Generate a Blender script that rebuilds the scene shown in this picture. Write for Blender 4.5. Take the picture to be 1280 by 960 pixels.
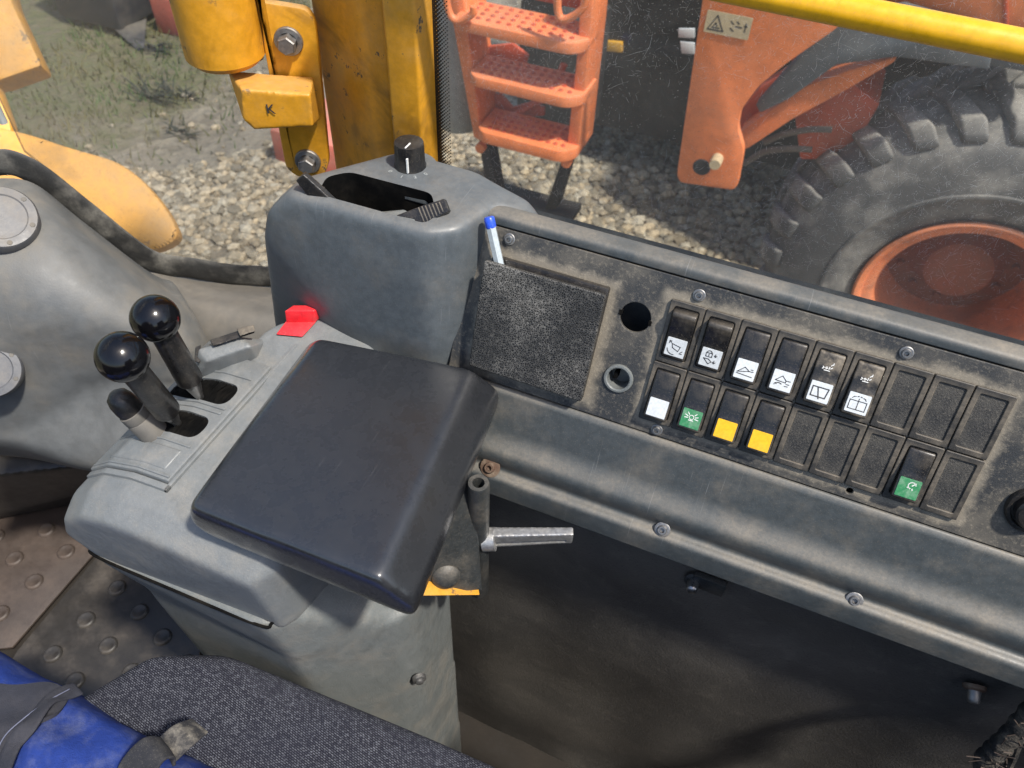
import bpy, bmesh, math, random
import numpy as np
from mathutils import Vector, Matrix
random.seed(7); np.random.seed(7)
S = bpy.context.scene
COL = S.collection
for o in list(bpy.data.objects):
    bpy.data.objects.remove(o)

# ---------------------------------------------------------------- camera
# world: X along the side dashboard (towards the cab's rear), Y out through the side window, Z up, cab floor Z=0
FPX = 1000.0
CX = np.array([.92306778, .30215342, -.2380109]); CX /= np.linalg.norm(CX)
_a = (595-640)/FPX
_g = np.array([_a, -(_a*CX[0]+CX[2])/CX[1], 1.0]); _g /= np.linalg.norm(_g)
CZ = -_g; CY = np.cross(CZ, CX)
ROT = np.array([CX, CY, CZ])            # camera axes (right, down, forward) -> world
CAM = np.array([0, 0, 1.25])
cd = bpy.data.cameras.new('camera'); cam = bpy.data.objects.new('camera', cd); COL.objects.link(cam)
cd.sensor_width = 36; cd.lens = 36*FPX/1280; cd.clip_start = .01; cd.clip_end = 500
M3 = np.stack([ROT[:, 0], -ROT[:, 1], -ROT[:, 2]], axis=1)
mw = Matrix([list(M3[i])+[CAM[i]] for i in range(3)]+[[0, 0, 0, 1]])
cam.matrix_world = mw
cd.dof.use_dof = True; cd.dof.focus_distance = .62; cd.dof.aperture_fstop = 14.0
S.camera = cam
S.cycles.max_bounces = 6; S.cycles.diffuse_bounces = 3; S.cycles.glossy_bounces = 3; S.cycles.transmission_bounces = 3; S.cycles.transparent_max_bounces = 10; S.cycles.caustics_reflective = False; S.cycles.caustics_refractive = False

# ---------------------------------------------------------------- light
SUN = Vector((.48, -.17, .86)).normalized()
W = bpy.data.worlds.new('World'); S.world = W; W.use_nodes = True
wn = W.node_tree.nodes; bg = wn['Background']
sky = wn.new('ShaderNodeTexSky'); sky.sky_type = 'NISHITA'; sky.sun_disc = False
sky.sun_elevation = math.asin(SUN.z); sky.sun_rotation = math.atan2(SUN.x, SUN.y)
sky.dust_density = 2.0; sky.air_density = 1.0
W.node_tree.links.new(sky.outputs[0], bg.inputs[0]); bg.inputs[1].default_value = .14
sd = bpy.data.lights.new('sun', 'SUN'); sd.energy = 3.7; sd.angle = math.radians(3.0); sd.color = (1, .95, .87)
so = bpy.data.objects.new('sun', sd); COL.objects.link(so)
so.rotation_euler = SUN.to_track_quat('Z', 'Y').to_euler(); so.location = (3, 0, 6)
vs = S.view_settings
vs.view_transform = 'Standard'; vs.look = 'None'; vs.gamma = 1; vs.use_curve_mapping = False; vs.exposure = 0.65

# ---------------------------------------------------------------- pixel helpers (photograph pixel -> point at a real place)
def ray(px, py):
    return ROT @ np.array([(px-640)/FPX, (py-480)/FPX, 1.0])
def onp(px, py, p0, n):
    d = ray(px, py); n = np.array(n, float); s = (np.array(p0)-CAM) @ n/(d @ n); return CAM+s*d
def aX(px, py, v): return onp(px, py, (v, 0, 0), (1, 0, 0))
def aY(px, py, v): return onp(px, py, (0, v, 0), (0, 1, 0))
def aZ(px, py, v): return onp(px, py, (0, 0, v), (0, 0, 1))
def aD(px, py, d): return CAM+ray(px, py)*d

# ---------------------------------------------------------------- materials
MATS = {}
class NT:
    def __init__(s, name):
        s.m = bpy.data.materials.new(name); s.m.use_nodes = True; s.t = s.m.node_tree
        s.n = s.t.nodes; s.b = s.n['Principled BSDF']; s.out = s.n['Material Output']; s._co = None
    def new(s, ty, **kw):
        x = s.n.new(ty)
        for k, v in kw.items(): setattr(x, k, v)
        return x
    def link(s, a, b): s.t.links.new(a, b)
    def setin(s, sock, v):
        if hasattr(v, 'is_linked') or hasattr(v, 'links'): s.link(v, sock)
        else:
            if isinstance(v, (tuple, list)) and len(v) == 3 and sock.type == 'RGBA': v = (*v, 1)
            sock.default_value = v
    @property
    def co(s):
        if s._co is None: s._co = s.new('ShaderNodeTexCoord').outputs['Object']
        return s._co
    def mapping(s, scale=(1, 1, 1), rot=(0, 0, 0), loc=(0, 0, 0)):
        m = s.new('ShaderNodeMapping'); s.link(s.co, m.inputs[0])
        m.inputs['Scale'].default_value = scale; m.inputs['Rotation'].default_value = rot; m.inputs['Location'].default_value = loc
        return m.outputs[0]
    def noise(s, scale, detail=4, rough=.55, vec=None, dist=0):
        x = s.new('ShaderNodeTexNoise'); s.link(vec if vec is not None else s.co, x.inputs['Vector'])
        x.inputs['Scale'].default_value = scale; x.inputs['Detail'].default_value = detail
        x.inputs['Roughness'].default_value = rough; x.inputs['Distortion'].default_value = dist
        return x.outputs[0]
    def voro(s, scale, feature='F1', vec=None, out='Distance', rnd=1.0):
        x = s.new('ShaderNodeTexVoronoi', feature=feature); s.link(vec if vec is not None else s.co, x.inputs['Vector'])
        x.inputs['Scale'].default_value = scale; x.inputs['Randomness'].default_value = rnd
        return x.outputs[out]
    def ramp(s, v, lo, hi, a=0.0, b=1.0):
        x = s.new('ShaderNodeMapRange'); x.clamp = True; x.interpolation_type = 'SMOOTHSTEP'
        s.link(v, x.inputs[0])
        for i, k in enumerate((lo, hi, a, b)): x.inputs[i+1].default_value = k
        return x.outputs[0]
    def math(s, op, a, b=0.0, clamp=False):
        x = s.new('ShaderNodeMath', operation=op); x.use_clamp = clamp
        s.setin(x.inputs[0], a); s.setin(x.inputs[1], b); return x.outputs[0]
    def mix(s, f, a, b):
        x = s.new('ShaderNodeMix', data_type='RGBA'); s.setin(x.inputs[0], f); s.setin(x.inputs[6], a); s.setin(x.inputs[7], b)
        return x.outputs[2]
    def bump(s, h, strength, dist=.001, prev=None):
        x = s.new('ShaderNodeBump'); s.link(h, x.inputs['Height']); x.inputs['Strength'].default_value = strength
        x.inputs['Distance'].default_value = dist
        if prev is not None: s.link(prev, x.inputs['Normal'])
        return x.outputs[0]
    def normz(s):
        g = s.new('ShaderNodeNewGeometry'); p = s.new('ShaderNodeSeparateXYZ'); s.link(g.outputs['Normal'], p.inputs[0]); return p.outputs[2]
    def xyz(s):
        p = s.new('ShaderNodeSeparateXYZ'); s.link(s.co, p.inputs[0]); return p.outputs

def mat(name, col, rough=.5, dust=.3, dcol=(.30, .25, .185), dscale=14, updust=.4, bump=.15, bscale=500, spec=.5, metal=0, var=.12,
        scratch=0, scol=(.5, .5, .5), chip=0, ccol=(.05, .04, .035), coat=0, grime=0, speck=.14):
    t = NT(name)
    n1 = t.noise(dscale, 4, .62); n2 = t.noise(dscale*6, 3, .7); n3 = t.noise(dscale*.35, 2, .5)
    v = t.ramp(n2, .3, .7, 1-var, 1+var*.6)
    base = t.mix(1.0, col, col)
    hsv = t.new('ShaderNodeHueSaturation'); hsv.inputs['Color'].default_value = (*col, 1); t.link(v, hsv.inputs['Value'])
    base = hsv.outputs[0]
    r = rough
    if chip:
        cm = t.math('MULTIPLY', t.ramp(t.noise(dscale*3, 5, .75), .62-chip*.1, .66-chip*.1), t.ramp(n1, .45, .6))
        base = t.mix(cm, base, ccol)
    if grime:
        gm = t.math('MULTIPLY', t.ramp(t.noise(dscale*.8, 4, .65, dist=.6), .48, .68), grime)
        base = t.mix(gm, base, tuple(c*.25 for c in col))
    f = t.math('MULTIPLY', t.ramp(n1, .42, .72), dust)
    if updust:
        up = t.math('MULTIPLY', t.ramp(t.normz(), .25, .95), t.ramp(n3, .3, .65, .35, 1.0))
        f = t.math('ADD', f, t.math('MULTIPLY', up, updust), True)
    f = t.math('MULTIPLY', f, t.ramp(t.noise(dscale*14, 1, .7), .25, .75, .7, 1.1), True)
    base = t.mix(f, base, dcol)
    if speck:
        base = t.mix(t.math('MULTIPLY', t.ramp(t.noise(1050, 1, .6), .60, .70), speck), base, dcol)
    if scratch:
        sm = None
        for k, (ang, sc) in enumerate(((.5, 1.0), (-.9, 1.3), (1.9, .9))):
            vec = t.mapping((900*sc, 14*sc, 14*sc), (ang*.7, ang*.4, ang), (k*3.1, k*1.7, 0))
            q = t.ramp(t.noise(1, 2, .5, vec=vec), .70, .78)
            sm = q if sm is None else t.math('MAXIMUM', sm, q)
        sm = t.math('MULTIPLY', t.math('MULTIPLY', sm, t.ramp(t.noise(9, 2), .45, .65)), scratch)
        base = t.mix(sm, base, scol)
    t.link(base, t.b.inputs['Base Color'])
    rr = t.math('ADD', t.math('MULTIPLY', f, .45), t.ramp(n2, .3, .7, rough-.06, rough+.08), True)
    t.link(rr, t.b.inputs['Roughness'])
    t.b.inputs['Metallic'].default_value = metal; t.b.inputs['Specular IOR Level'].default_value = spec
    t.b.inputs['Coat Weight'].default_value = coat; t.b.inputs['Coat Roughness'].default_value = .30
    if bump:
        h = t.math('ADD', t.noise(bscale, 2, .5), t.math('MULTIPLY', n2, .6))
        t.link(t.bump(h, bump, .0006), t.b.inputs['Normal'])
    MATS[name] = t.m
    return t

mat('dash', (.056, .066, .071), .38, dust=.22, updust=.36, dscale=30, scratch=.25, bump=.14)
mat('tower', (.088, .102, .112), .40, dust=.16, updust=.20, dscale=24, scratch=.5, scol=(.32, .33, .34), bump=.10)
mat('fascia_metal', (.3, .3, .29), .38, dust=.35, dscale=60, metal=.9, updust=.3)
mat('rusty', (.085, .045, .028), .8, dust=.5, dscale=80, updust=.3)
mat('bezel', (.022, .022, .022), .42, dust=.42, dscale=30, updust=.22)
mat('rocker', (.012, .012, .013), .30, dust=.22, dscale=45, updust=.0, scratch=.3)
mat('rocker_worn', (.014, .014, .014), .35, dust=.65, dscale=70, updust=.1)
mat('label_white', (.58, .61, .62), .35, dust=.12, dscale=80, updust=0, bump=0, speck=0)
mat('label_green', (.03, .20, .075), .4, dust=.35, dscale=160, updust=0, dcol=(.35, .42, .35), bump=.1)
mat('label_yellow', (.78, .43, .01), .4, dust=.08, dscale=60, updust=0, bump=0, speck=0)
mat('ink', (.03, .03, .035), .6, dust=.1, dscale=60, updust=0, bump=0)
mat('ink_white', (.75, .75, .72), .6, dust=.1, dscale=60, updust=0, bump=0)
mat('hole_black', (.003, .003, .003), .9, dust=.03, dscale=60, updust=.0, spec=.1, bump=0, speck=0)
mat('console', (.158, .170, .175), .40, dust=.24, updust=.06, dscale=38, var=.08, scratch=.25, speck=.22, grime=.18, bump=.35, bscale=700, dcol=(.33, .29, .23))
mat('console_low', (.138, .150, .148), .42, dust=.26, updust=.05, dscale=24, var=.08, scratch=.18, speck=.25, grime=.22, bump=.45, bscale=600, dcol=(.30, .25, .19))
mat('armrest', (.0155, .0165, .0190), .27, var=.03, dust=.008, coat=.55, speck=.03, updust=.0, dscale=12, scratch=.22, scol=(.28, .28, .28), bump=.05, bscale=420, dcol=(.25, .24, .22), spec=.8)
mat('casting', (.026, .029, .030), .45, dust=.16, updust=.15, dscale=35, bump=.5, bscale=300)
mat('alu', (.52, .52, .51), .42, dust=.3, dscale=60, metal=.85, updust=.1, bump=.2)
mat('steel', (.42, .42, .42), .30, dust=.3, dscale=90, metal=.95, updust=.0)
mat('zinc', (.25, .25, .25), .42, dust=.45, dscale=70, metal=.8, updust=.2)
mat('ball', (.003, .003, .004), .13, dust=.015, updust=.0, dscale=40, bump=.0, var=.05, speck=0)
mat('black_plastic', (.010, .010, .011), .33, dust=.10, updust=.06, dscale=60)
mat('red', (.72, .018, .03), .32, dust=.08, updust=.06, dscale=40, bump=.05)
mat('brush', (.004, .004, .004), .9, dust=.02, updust=.0, dscale=60, bump=.0, spec=.1, speck=0)
mat('yellow', (.62, .285, .016), .38, dust=.20, updust=.42, dscale=18, chip=.30, grime=.62, scratch=.3, scol=(.16, .09, .03), bump=.12, bscale=160, dcol=(.42, .33, .2))
mat('yellow_rail', (.80, .42, .008), .30, dust=.06, updust=.06, dscale=14, bump=.04)
mat('yellow_worn', (.58, .27, .015), .45, dust=.1, updust=.1, dscale=40, chip=.6, bump=.1)
mat('yellow_frame', (.74, .34, .04), .5, dust=.55, updust=.2, dscale=9, dcol=(.52, .34, .18), grime=.35, chip=.2, speck=0)
mat('orange', (.85, .225, .07), .45, dust=.26, updust=.15, dscale=4, dcol=(.6, .33, .22), grime=.25, bump=.1, bscale=80, speck=0)
mat('orange_dark', (.55, .07, .02), .5, dust=.3, updust=.1, dscale=5, dcol=(.4, .25, .17), grime=.4, speck=0)
mat('chassis', (.012, .013, .014), .6, dust=.25, updust=.2, dscale=5, dcol=(.12, .1, .085), speck=0)
mat('mudguard', (.10, .11, .12), .55, dust=.3, updust=.2, dscale=4, dcol=(.22, .21, .19), speck=0)
mat('pale_grey', (.33, .35, .34), .5, dust=.3, updust=.1, dscale=5, speck=0)
mat('tyre', (.085, .082, .080), .7, dust=.75, updust=.40, dscale=7, dcol=(.33, .30, .265), bump=.4, bscale=60, speck=0)
mat('seal', (.022, .022, .021), .6, dust=.70, updust=.25, dscale=26, dcol=(.19, .18, .155), bump=.5, bscale=180)
mat('cowl', (.115, .122, .125), .5, dust=.60, updust=.28, dscale=9, dcol=(.215, .188, .148), bump=.25, scratch=.15, grime=.35)
mat('cowl_dark', (.11, .105, .095), .6, dust=.5, updust=.3, dscale=8, dcol=(.23, .2, .16), grime=.5)
mat('cap', (.085, .09, .10), .42, dust=.3, updust=.15, dscale=20)
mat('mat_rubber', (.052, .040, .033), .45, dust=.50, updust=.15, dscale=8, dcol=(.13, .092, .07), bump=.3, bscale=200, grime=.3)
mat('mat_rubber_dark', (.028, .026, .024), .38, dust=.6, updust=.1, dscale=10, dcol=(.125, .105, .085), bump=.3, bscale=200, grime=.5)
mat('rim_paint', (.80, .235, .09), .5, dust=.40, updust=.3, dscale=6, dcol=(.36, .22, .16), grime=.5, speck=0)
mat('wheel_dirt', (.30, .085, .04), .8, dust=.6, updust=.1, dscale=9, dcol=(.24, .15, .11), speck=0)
mat('floor_dirt', (.016, .013, .010), .9, dust=.5, updust=.2, dscale=14, dcol=(.028, .022, .017), bump=.8, bscale=90)
mat('dark_machine', (.02, .024, .035), .5, dust=.3, updust=.2, dscale=3, speck=0)
mat('red_beam', (.5, .12, .08), .6, dust=.4, updust=.3, dscale=4, speck=0)
mat('blue_cloth', (.014, .036, .19), .8, dust=.20, updust=.0, dscale=42, dcol=(.30, .32, .36), grime=.25, bump=.9, bscale=1100, spec=.25, speck=0)
mat('grey_cloth', (.030, .032, .042), .85, dust=.18, updust=.0, dscale=20, dcol=(.13, .12, .12), bump=.8, bscale=1200, spec=.2, speck=0)
mat('webbing', (.026, .027, .032), .8, dust=.12, updust=.0, dscale=45, dcol=(.3, .27, .22), bump=.8, bscale=1400, spec=.2)
mat('webbing_dirty', (.035, .035, .038), .85, dust=.55, updust=.0, dscale=60, dcol=(.42, .38, .31), bump=.8, bscale=1200, spec=.2)
mat('thread', (.13, .14, .2), .8, dust=0, updust=0, bump=0, speck=0)
mat('clear_plastic', (.40, .45, .47), .12, dust=.15, dscale=60, updust=0)
mat('pen_blue', (.02, .08, .6), .25, dust=.05, dscale=60, updust=0)
mat('hose_brown', (.11, .09, .075), .6, dust=.3, updust=.2, dscale=8)
mat('sticker', (.55, .42, .25), .5, dust=.3, updust=0, dscale=20)
mat('yellow_marker', (.65, .33, .02), .5, dust=.2, updust=0)
mat('weed', (.025, .03, .02), .8, dust=.2, updust=0, speck=0)
mat('stone', (.30, .265, .215), .9, dust=.6, updust=.1, dscale=6, dcol=(.17, .145, .115), bump=.4, bscale=90, var=.5)
mat('hose_dark', (.015, .015, .015), .7, dust=.35, dscale=90, updust=0, bump=1.0, bscale=500)

def face_panel_mat():
    t = NT('face_panel')
    x, y, z = t.xyz()
    n1 = t.noise(55, 7, .65); n2 = t.noise(420, 4, .7); n3 = t.noise(16, 4, .6)
    # dust round the switch block: distance outside the block rectangle (local metres)
    dx = t.math('SUBTRACT', t.math('ABSOLUTE', t.math('SUBTRACT', x, .1125)), .1125)
    dy = t.math('SUBTRACT', t.math('ABSOLUTE', t.math('SUBTRACT', y, -.0475)), .0475)
    d = t.math('MAXIMUM', dx, dy)
    ex = t.math('SUBTRACT', t.math('ABSOLUTE', t.math('SUBTRACT', x, -.0885)), .0475)
    ey = t.math('SUBTRACT', t.math('ABSOLUTE', t.math('SUBTRACT', y, -.049)), .046)
    e = t.math('MAXIMUM', ex, ey)
    d = t.math('MINIMUM', d, e)
    m = t.math('ADD', d, t.math('MULTIPLY', t.math('SUBTRACT', n1, .5), .022))
    edge = t.ramp(m, .0, .009, .75, 0)
    gen = t.math('MULTIPLY', t.ramp(n3, .40, .68), .38)
    spk = t.math('MULTIPLY', t.ramp(n2, .50, .68), .30)
    f = t.math('ADD', t.math('MAXIMUM', edge, gen), spk, True)
    base = t.mix(f, (.030, .032, .034), (.27, .235, .18))
    t.link(base, t.b.inputs['Base Color']); t.b.inputs['Roughness'].default_value = .52
    t.link(t.bump(t.math('ADD', n2, t.noise(1300, 2)), .35, .0006), t.b.inputs['Normal'])
    MATS['face_panel'] = t.m
face_panel_mat()
def leather_mat():
    t = NT('leather_grain')
    wob = t.new('ShaderNodeMix', data_type='VECTOR')
    nz = t.new('ShaderNodeTexNoise'); t.link(t.co, nz.inputs['Vector']); nz.inputs['Scale'].default_value = 500
    va = t.new('ShaderNodeVectorMath', operation='SCALE'); t.link(nz.outputs['Color'], va.inputs[0]); va.inputs['Scale'].default_value = .0016
    vb = t.new('ShaderNodeVectorMath', operation='ADD'); t.link(t.co, vb.inputs[0]); t.link(va.outputs[0], vb.inputs[1])
    d = t.voro(640, 'DISTANCE_TO_EDGE', vec=vb.outputs[0])
    line = t.ramp(d, .03, .15, 1, 0)
    n = t.noise(22, 4, .6); n2 = t.noise(300, 3)
    x, y, z = t.xyz()
    amt = t.math('MULTIPLY', line, t.math('MULTIPLY', t.ramp(n, .30, .66, .10, .50), t.ramp(n2, .3, .6, .4, 1)))
    base = t.mix(amt, t.mix(t.ramp(n, .45, .7, 0, .12), (.012, .012, .012), (.25, .23, .19)), (.42, .40, .36))
    t.link(base, t.b.inputs['Base Color']); t.b.inputs['Roughness'].default_value = .42
    t.link(t.bump(d, .6, .0012), t.b.inputs['Normal'])
    MATS['leather_grain'] = t.m
leather_mat()
def blank_mat():
    t = NT('blank_grain')
    n = t.noise(1500, 2, .6); n1 = t.noise(60, 5, .6); n2 = t.noise(700, 3, .7)
    f = t.math('ADD', t.math('MULTIPLY', t.ramp(n1, .4, .7), .22), t.math('MULTIPLY', t.ramp(n2, .5, .7), .3), True)
    t.link(t.mix(f, (.024, .024, .024), (.20, .18, .145)), t.b.inputs['Base Color']); t.b.inputs['Roughness'].default_value = .6
    t.link(t.bump(t.math('ADD', n, n2), .6, .0006), t.b.inputs['Normal'])
    MATS['blank_grain'] = t.m
blank_mat()
def lining_mat():
    t = NT('lining')
    n1 = t.noise(9, 6, .6, dist=.5); n2 = t.noise(60, 5, .7); n3 = t.noise(420, 3, .6); n4 = t.noise(4.2, 3, .5)
    f = t.math('ADD', t.math('MULTIPLY', t.ramp(n1, .40, .64), .20), t.math('MULTIPLY', t.ramp(n2, .5, .7), .18), True)
    f = t.math('ADD', t.math('MULTIPLY', f, .8), t.math('MULTIPLY', t.ramp(n4, .40, .62), .16), True)
    base = t.mix(f, (.068, .064, .059), (.25, .225, .19))
    sp = t.math('GREATER_THAN', t.voro(230), .93)
    pores = t.ramp(t.voro(260), .10, .16, 1, 0)
    base = t.mix(t.math('MULTIPLY', pores, .7), base, (.006, .006, .006))
    t.link(base, t.b.inputs['Base Color']); t.b.inputs['Roughness'].default_value = .45
    t.link(t.bump(t.math('ADD', t.math('MULTIPLY', n2, .8), n3), .45, .0012), t.b.inputs['Normal'])
    MATS['lining'] = t.m
lining_mat()
def seat_mat():
    t = NT('seat_fabric')
    vec = t.mapping((1, 1, 1), (0, 0, .18))
    p = t.new('ShaderNodeSeparateXYZ'); t.link(vec, p.inputs[0])
    br = t.new('ShaderNodeTexBrick'); t.link(t.mapping((1, 1, 0), (0, 0, .20)), br.inputs['Vector'])
    br.inputs['Scale'].default_value = 330; br.inputs['Mortar Size'].default_value = .16; br.inputs['Mortar Smooth'].default_value = .6
    br.inputs['Brick Width'].default_value = .9; br.inputs['Row Height'].default_value = .5; br.offset = .5
    br.inputs['Color1'].default_value = (.15, .157, .185, 1); br.inputs['Color2'].default_value = (.045, .048, .065, 1); br.inputs['Mortar'].default_value = (.016, .016, .023, 1)
    br.inputs['Bias'].default_value = .1
    n = t.noise(430, 2, .7)
    white = t.math('MULTIPLY', t.ramp(n, .56, .66), .16)
    base = t.mix(white, br.outputs['Color'], (.42, .44, .50))
    base = t.mix(t.ramp(t.noise(10, 3), .4, .7, 0, .35), base, (.035, .037, .055))
    t.link(base, t.b.inputs['Base Color']); t.b.inputs['Roughness'].default_value = .9; t.b.inputs['Specular IOR Level'].default_value = .15
    h = t.math('SUBTRACT', 1.0, br.outputs['Fac'])
    t.link(t.bump(t.math('ADD', h, n), .9, .0016), t.b.inputs['Normal'])
    MATS['seat_fabric'] = t.m
seat_mat()
def ground_mat():
    t = NT('ground')
    x, y, z = t.xyz()
    n = t.noise(1.1, 6, .6); n2 = t.noise(14, 5, .7); n3 = t.noise(60, 4, .7)
    vo = t.voro(16, out='Color'); vd = t.voro(16)
    sep = t.new('ShaderNodeSeparateColor'); t.link(vo, sep.inputs[0])
    peb = t.mix(sep.outputs[0], (.14, .115, .085), (.29, .245, .185))
    earth = t.mix(t.ramp(n2, .35, .65), (.17, .145, .115), (.235, .205, .165))
    base = t.mix(t.ramp(t.math('ADD', n, t.math('MULTIPLY', n3, .25)), .5, .68), earth, peb)
    # vegetation on the far-left verge
    g = t.math('ADD', t.math('SUBTRACT', t.math('MULTIPLY', x, -1), 3.9), t.math('MULTIPLY', t.math('SUBTRACT', n, .5), 2.5))
    base = t.mix(t.ramp(g, -.1, .5, 0, .75), base, t.mix(t.ramp(n2, .4, .62), (.085, .095, .03), (.10, .085, .045)))
    t.link(base, t.b.inputs['Base Color']); t.b.inputs['Roughness'].default_value = .95
    t.link(t.bump(t.math('ADD', vd, n2), .6, .03), t.b.inputs['Normal'])
    MATS['ground'] = t.m
ground_mat()
def grass_mat():
    t = NT('grass'); t.link(t.mix(t.ramp(t.noise(1.5, 4), .4, .6), (.05, .10, .02), (.15, .13, .05)), t.b.inputs['Base Color'])
    t.b.inputs['Roughness'].default_value = .7; MATS['grass'] = t.m
grass_mat()
def glass_mat(name, film, scr, smear, col=(.55, .5, .43), streaks=1.0):
    t = NT(name); nt = t
    tr = t.new('ShaderNodeBsdfTransparent'); tr.inputs[0].default_value = (.93, .95, .94, 1)
    gl = t.new('ShaderNodeBsdfGlossy'); gl.inputs['Roughness'].default_value = .03
    fr = t.new('ShaderNodeFresnel'); fr.inputs[0].default_value = 1.45
    m1 = t.new('ShaderNodeMixShader'); t.link(t.math('MULTIPLY', fr.outputs[0], .55), m1.inputs[0]); t.link(tr.outputs[0], m1.inputs[1]); t.link(gl.outputs[0], m1.inputs[2])
    df = t.new('ShaderNodeBsdfDiffuse'); df.inputs[0].default_value = (*col, 1)
    tl = t.new('ShaderNodeBsdfTranslucent'); tl.inputs[0].default_value = (*col, 1)
    m2 = t.new('ShaderNodeMixShader'); m2.inputs[0].default_value = .5; t.link(df.outputs[0], m2.inputs[1]); t.link(tl.outputs[0], m2.inputs[2])
    n1 = t.noise(7, 4, .6, dist=.5); n2 = t.noise(260, 2, .7); n3 = t.noise(1100, 1, .6)
    f = t.math('MULTIPLY', t.ramp(n1, .3, .7, .35, 1), film)
    f = t.math('ADD', f, t.math('MULTIPLY', t.ramp(n2, .58, .72), smear))
    f = t.math('ADD', f, t.math('MULTIPLY', t.ramp(n3, .66, .74), smear*1.6))
    f = t.math('MINIMUM', f, .8)
    m3 = t.new('ShaderNodeMixShader'); t.link(f, m3.inputs[0]); t.link(m1.outputs[0], m3.inputs[1]); t.link(m2.outputs[0], m3.inputs[2])
    t.link(m3.outputs[0], t.out.inputs[0]); MATS[name] = t.m
glass_mat('side_glass', .11, .42, .12, (.54, .49, .43))
glass_mat('front_glass', .20, .10, .10, (.50, .43, .34))
def scratch_mat():
    t = NT('scratch_mark'); tr = t.new('ShaderNodeBsdfTransparent'); m = t.new('ShaderNodeMixShader'); m.inputs[0].default_value = .62
    t.b.inputs['Base Color'].default_value = (.75, .74, .72, 1); t.b.inputs['Roughness'].default_value = .5
    t.link(tr.outputs[0], m.inputs[1]); t.link(t.b.outputs[0], m.inputs[2]); t.link(m.outputs[0], t.out.inputs[0]); MATS['scratch_mark'] = t.m
scratch_mat()
def sticker_mat():
    t = NT('sticker_clear'); tr = t.new('ShaderNodeBsdfTransparent'); m = t.new('ShaderNodeMixShader'); m.inputs[0].default_value = .45
    t.b.inputs['Base Color'].default_value = (.7, .66, .58, 1); t.link(tr.outputs[0], m.inputs[1]); t.link(t.b.outputs[0], m.inputs[2]); t.link(m.outputs[0], t.out.inputs[0]); MATS['sticker_clear'] = t.m
sticker_mat()
def frit_mat():
    t = NT('frit')
    x, y, z = t.xyz()
    c = t.new('ShaderNodeCombineXYZ'); t.link(x, c.inputs[0]); t.link(z, c.inputs[1])
    mp = t.new('ShaderNodeMapping'); t.link(c.outputs[0], mp.inputs[0]); mp.inputs['Scale'].default_value = (420, 420, 1); mp.inputs['Rotation'].default_value = (0, 0, .785)
    v = t.new('ShaderNodeTexVoronoi'); t.link(mp.outputs[0], v.inputs['Vector']); v.inputs['Scale'].default_value = 1; v.inputs['Randomness'].default_value = 0
    # dots shrink towards the pane's clear side
    rad = t.ramp(x, -.312, -.298, .62, .22)
    f = t.math('LESS_THAN', v.outputs['Distance'], rad)
    tr = t.new('ShaderNodeBsdfTransparent'); m = t.new('ShaderNodeMixShader'); t.link(f, m.inputs[0]); t.link(tr.outputs[0], m.inputs[1])
    t.b.inputs['Base Color'].default_value = (.01, .01, .01, 1); t.b.inputs['Roughness'].default_value = .5
    t.link(t.b.outputs[0], m.inputs[2]); t.link(m.outputs[0], t.out.inputs[0]); MATS['frit'] = t.m
frit_mat()

# ---------------------------------------------------------------- mesh helpers
def finish(me, sharp=35):
    if len(me.polygons):
        me.polygons.foreach_set('use_smooth', [True]*len(me.polygons))
        me.set_sharp_from_angle(angle=math.radians(sharp))
    me.update(); return me
ROOTLOC = {}
def link(name, me, m, parent=None, mw=None, label=None, cat=None, group=None, kind=None):
    o = bpy.data.objects.new(name, me); COL.objects.link(o)
    if me is not None and m and not len(me.materials): me.materials.append(MATS[m])
    if mw is not None: o.matrix_local = mw
    if parent is not None:
        o.parent = parent
        if parent.name in ROOTLOC: o.matrix_parent_inverse = Matrix.Translation(-ROOTLOC[parent.name])
    tag(o, label, cat, group, kind); return o
def tag(o, label=None, cat=None, group=None, kind=None):
    if label: o['label'] = label
    if cat: o['category'] = cat
    if group: o['group'] = group
    if kind: o['kind'] = kind
    return o
def thing(name, loc, label, cat, group=None):
    o = bpy.data.objects.new(name, None); COL.objects.link(o); o.location = Vector(loc); o.empty_display_size = .05
    ROOTLOC[o.name] = Vector(loc)
    return tag(o, label, cat, group)
def bm_new(): return bmesh.new()
def bm_mesh(bm, name='m', sharp=35):
    bmesh.ops.recalc_face_normals(bm, faces=bm.faces[:])
    me = bpy.data.meshes.new(name); bm.to_mesh(me); bm.free(); return finish(me, sharp)
def hull(bm, pts):
    b2 = bmesh.new()
    for p in pts: b2.verts.new(Vector([float(c) for c in p]))
    r = bmesh.ops.convex_hull(b2, input=b2.verts[:])
    loose = [v for v in b2.verts if not v.link_faces]
    bmesh.ops.delete(b2, geom=loose, context='VERTS')
    me = bpy.data.meshes.new('t'); b2.to_mesh(me); b2.free(); bm.from_mesh(me); bpy.data.meshes.remove(me)
def box(bm, c, s, M=None, bev=0, seg=2):
    r = bmesh.ops.create_cube(bm, size=1.0)
    T = Matrix.Translation(Vector([float(q) for q in c])) @ Matrix.Diagonal((*[float(q) for q in s], 1))
    if M is not None: T = M @ T
    bmesh.ops.transform(bm, matrix=T, verts=r['verts'])
    if bev:
        es = list({e for v in r['verts'] for e in v.link_edges})
        bmesh.ops.bevel(bm, geom=es, offset=bev, segments=seg, profile=.5, affect='EDGES')
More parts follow.
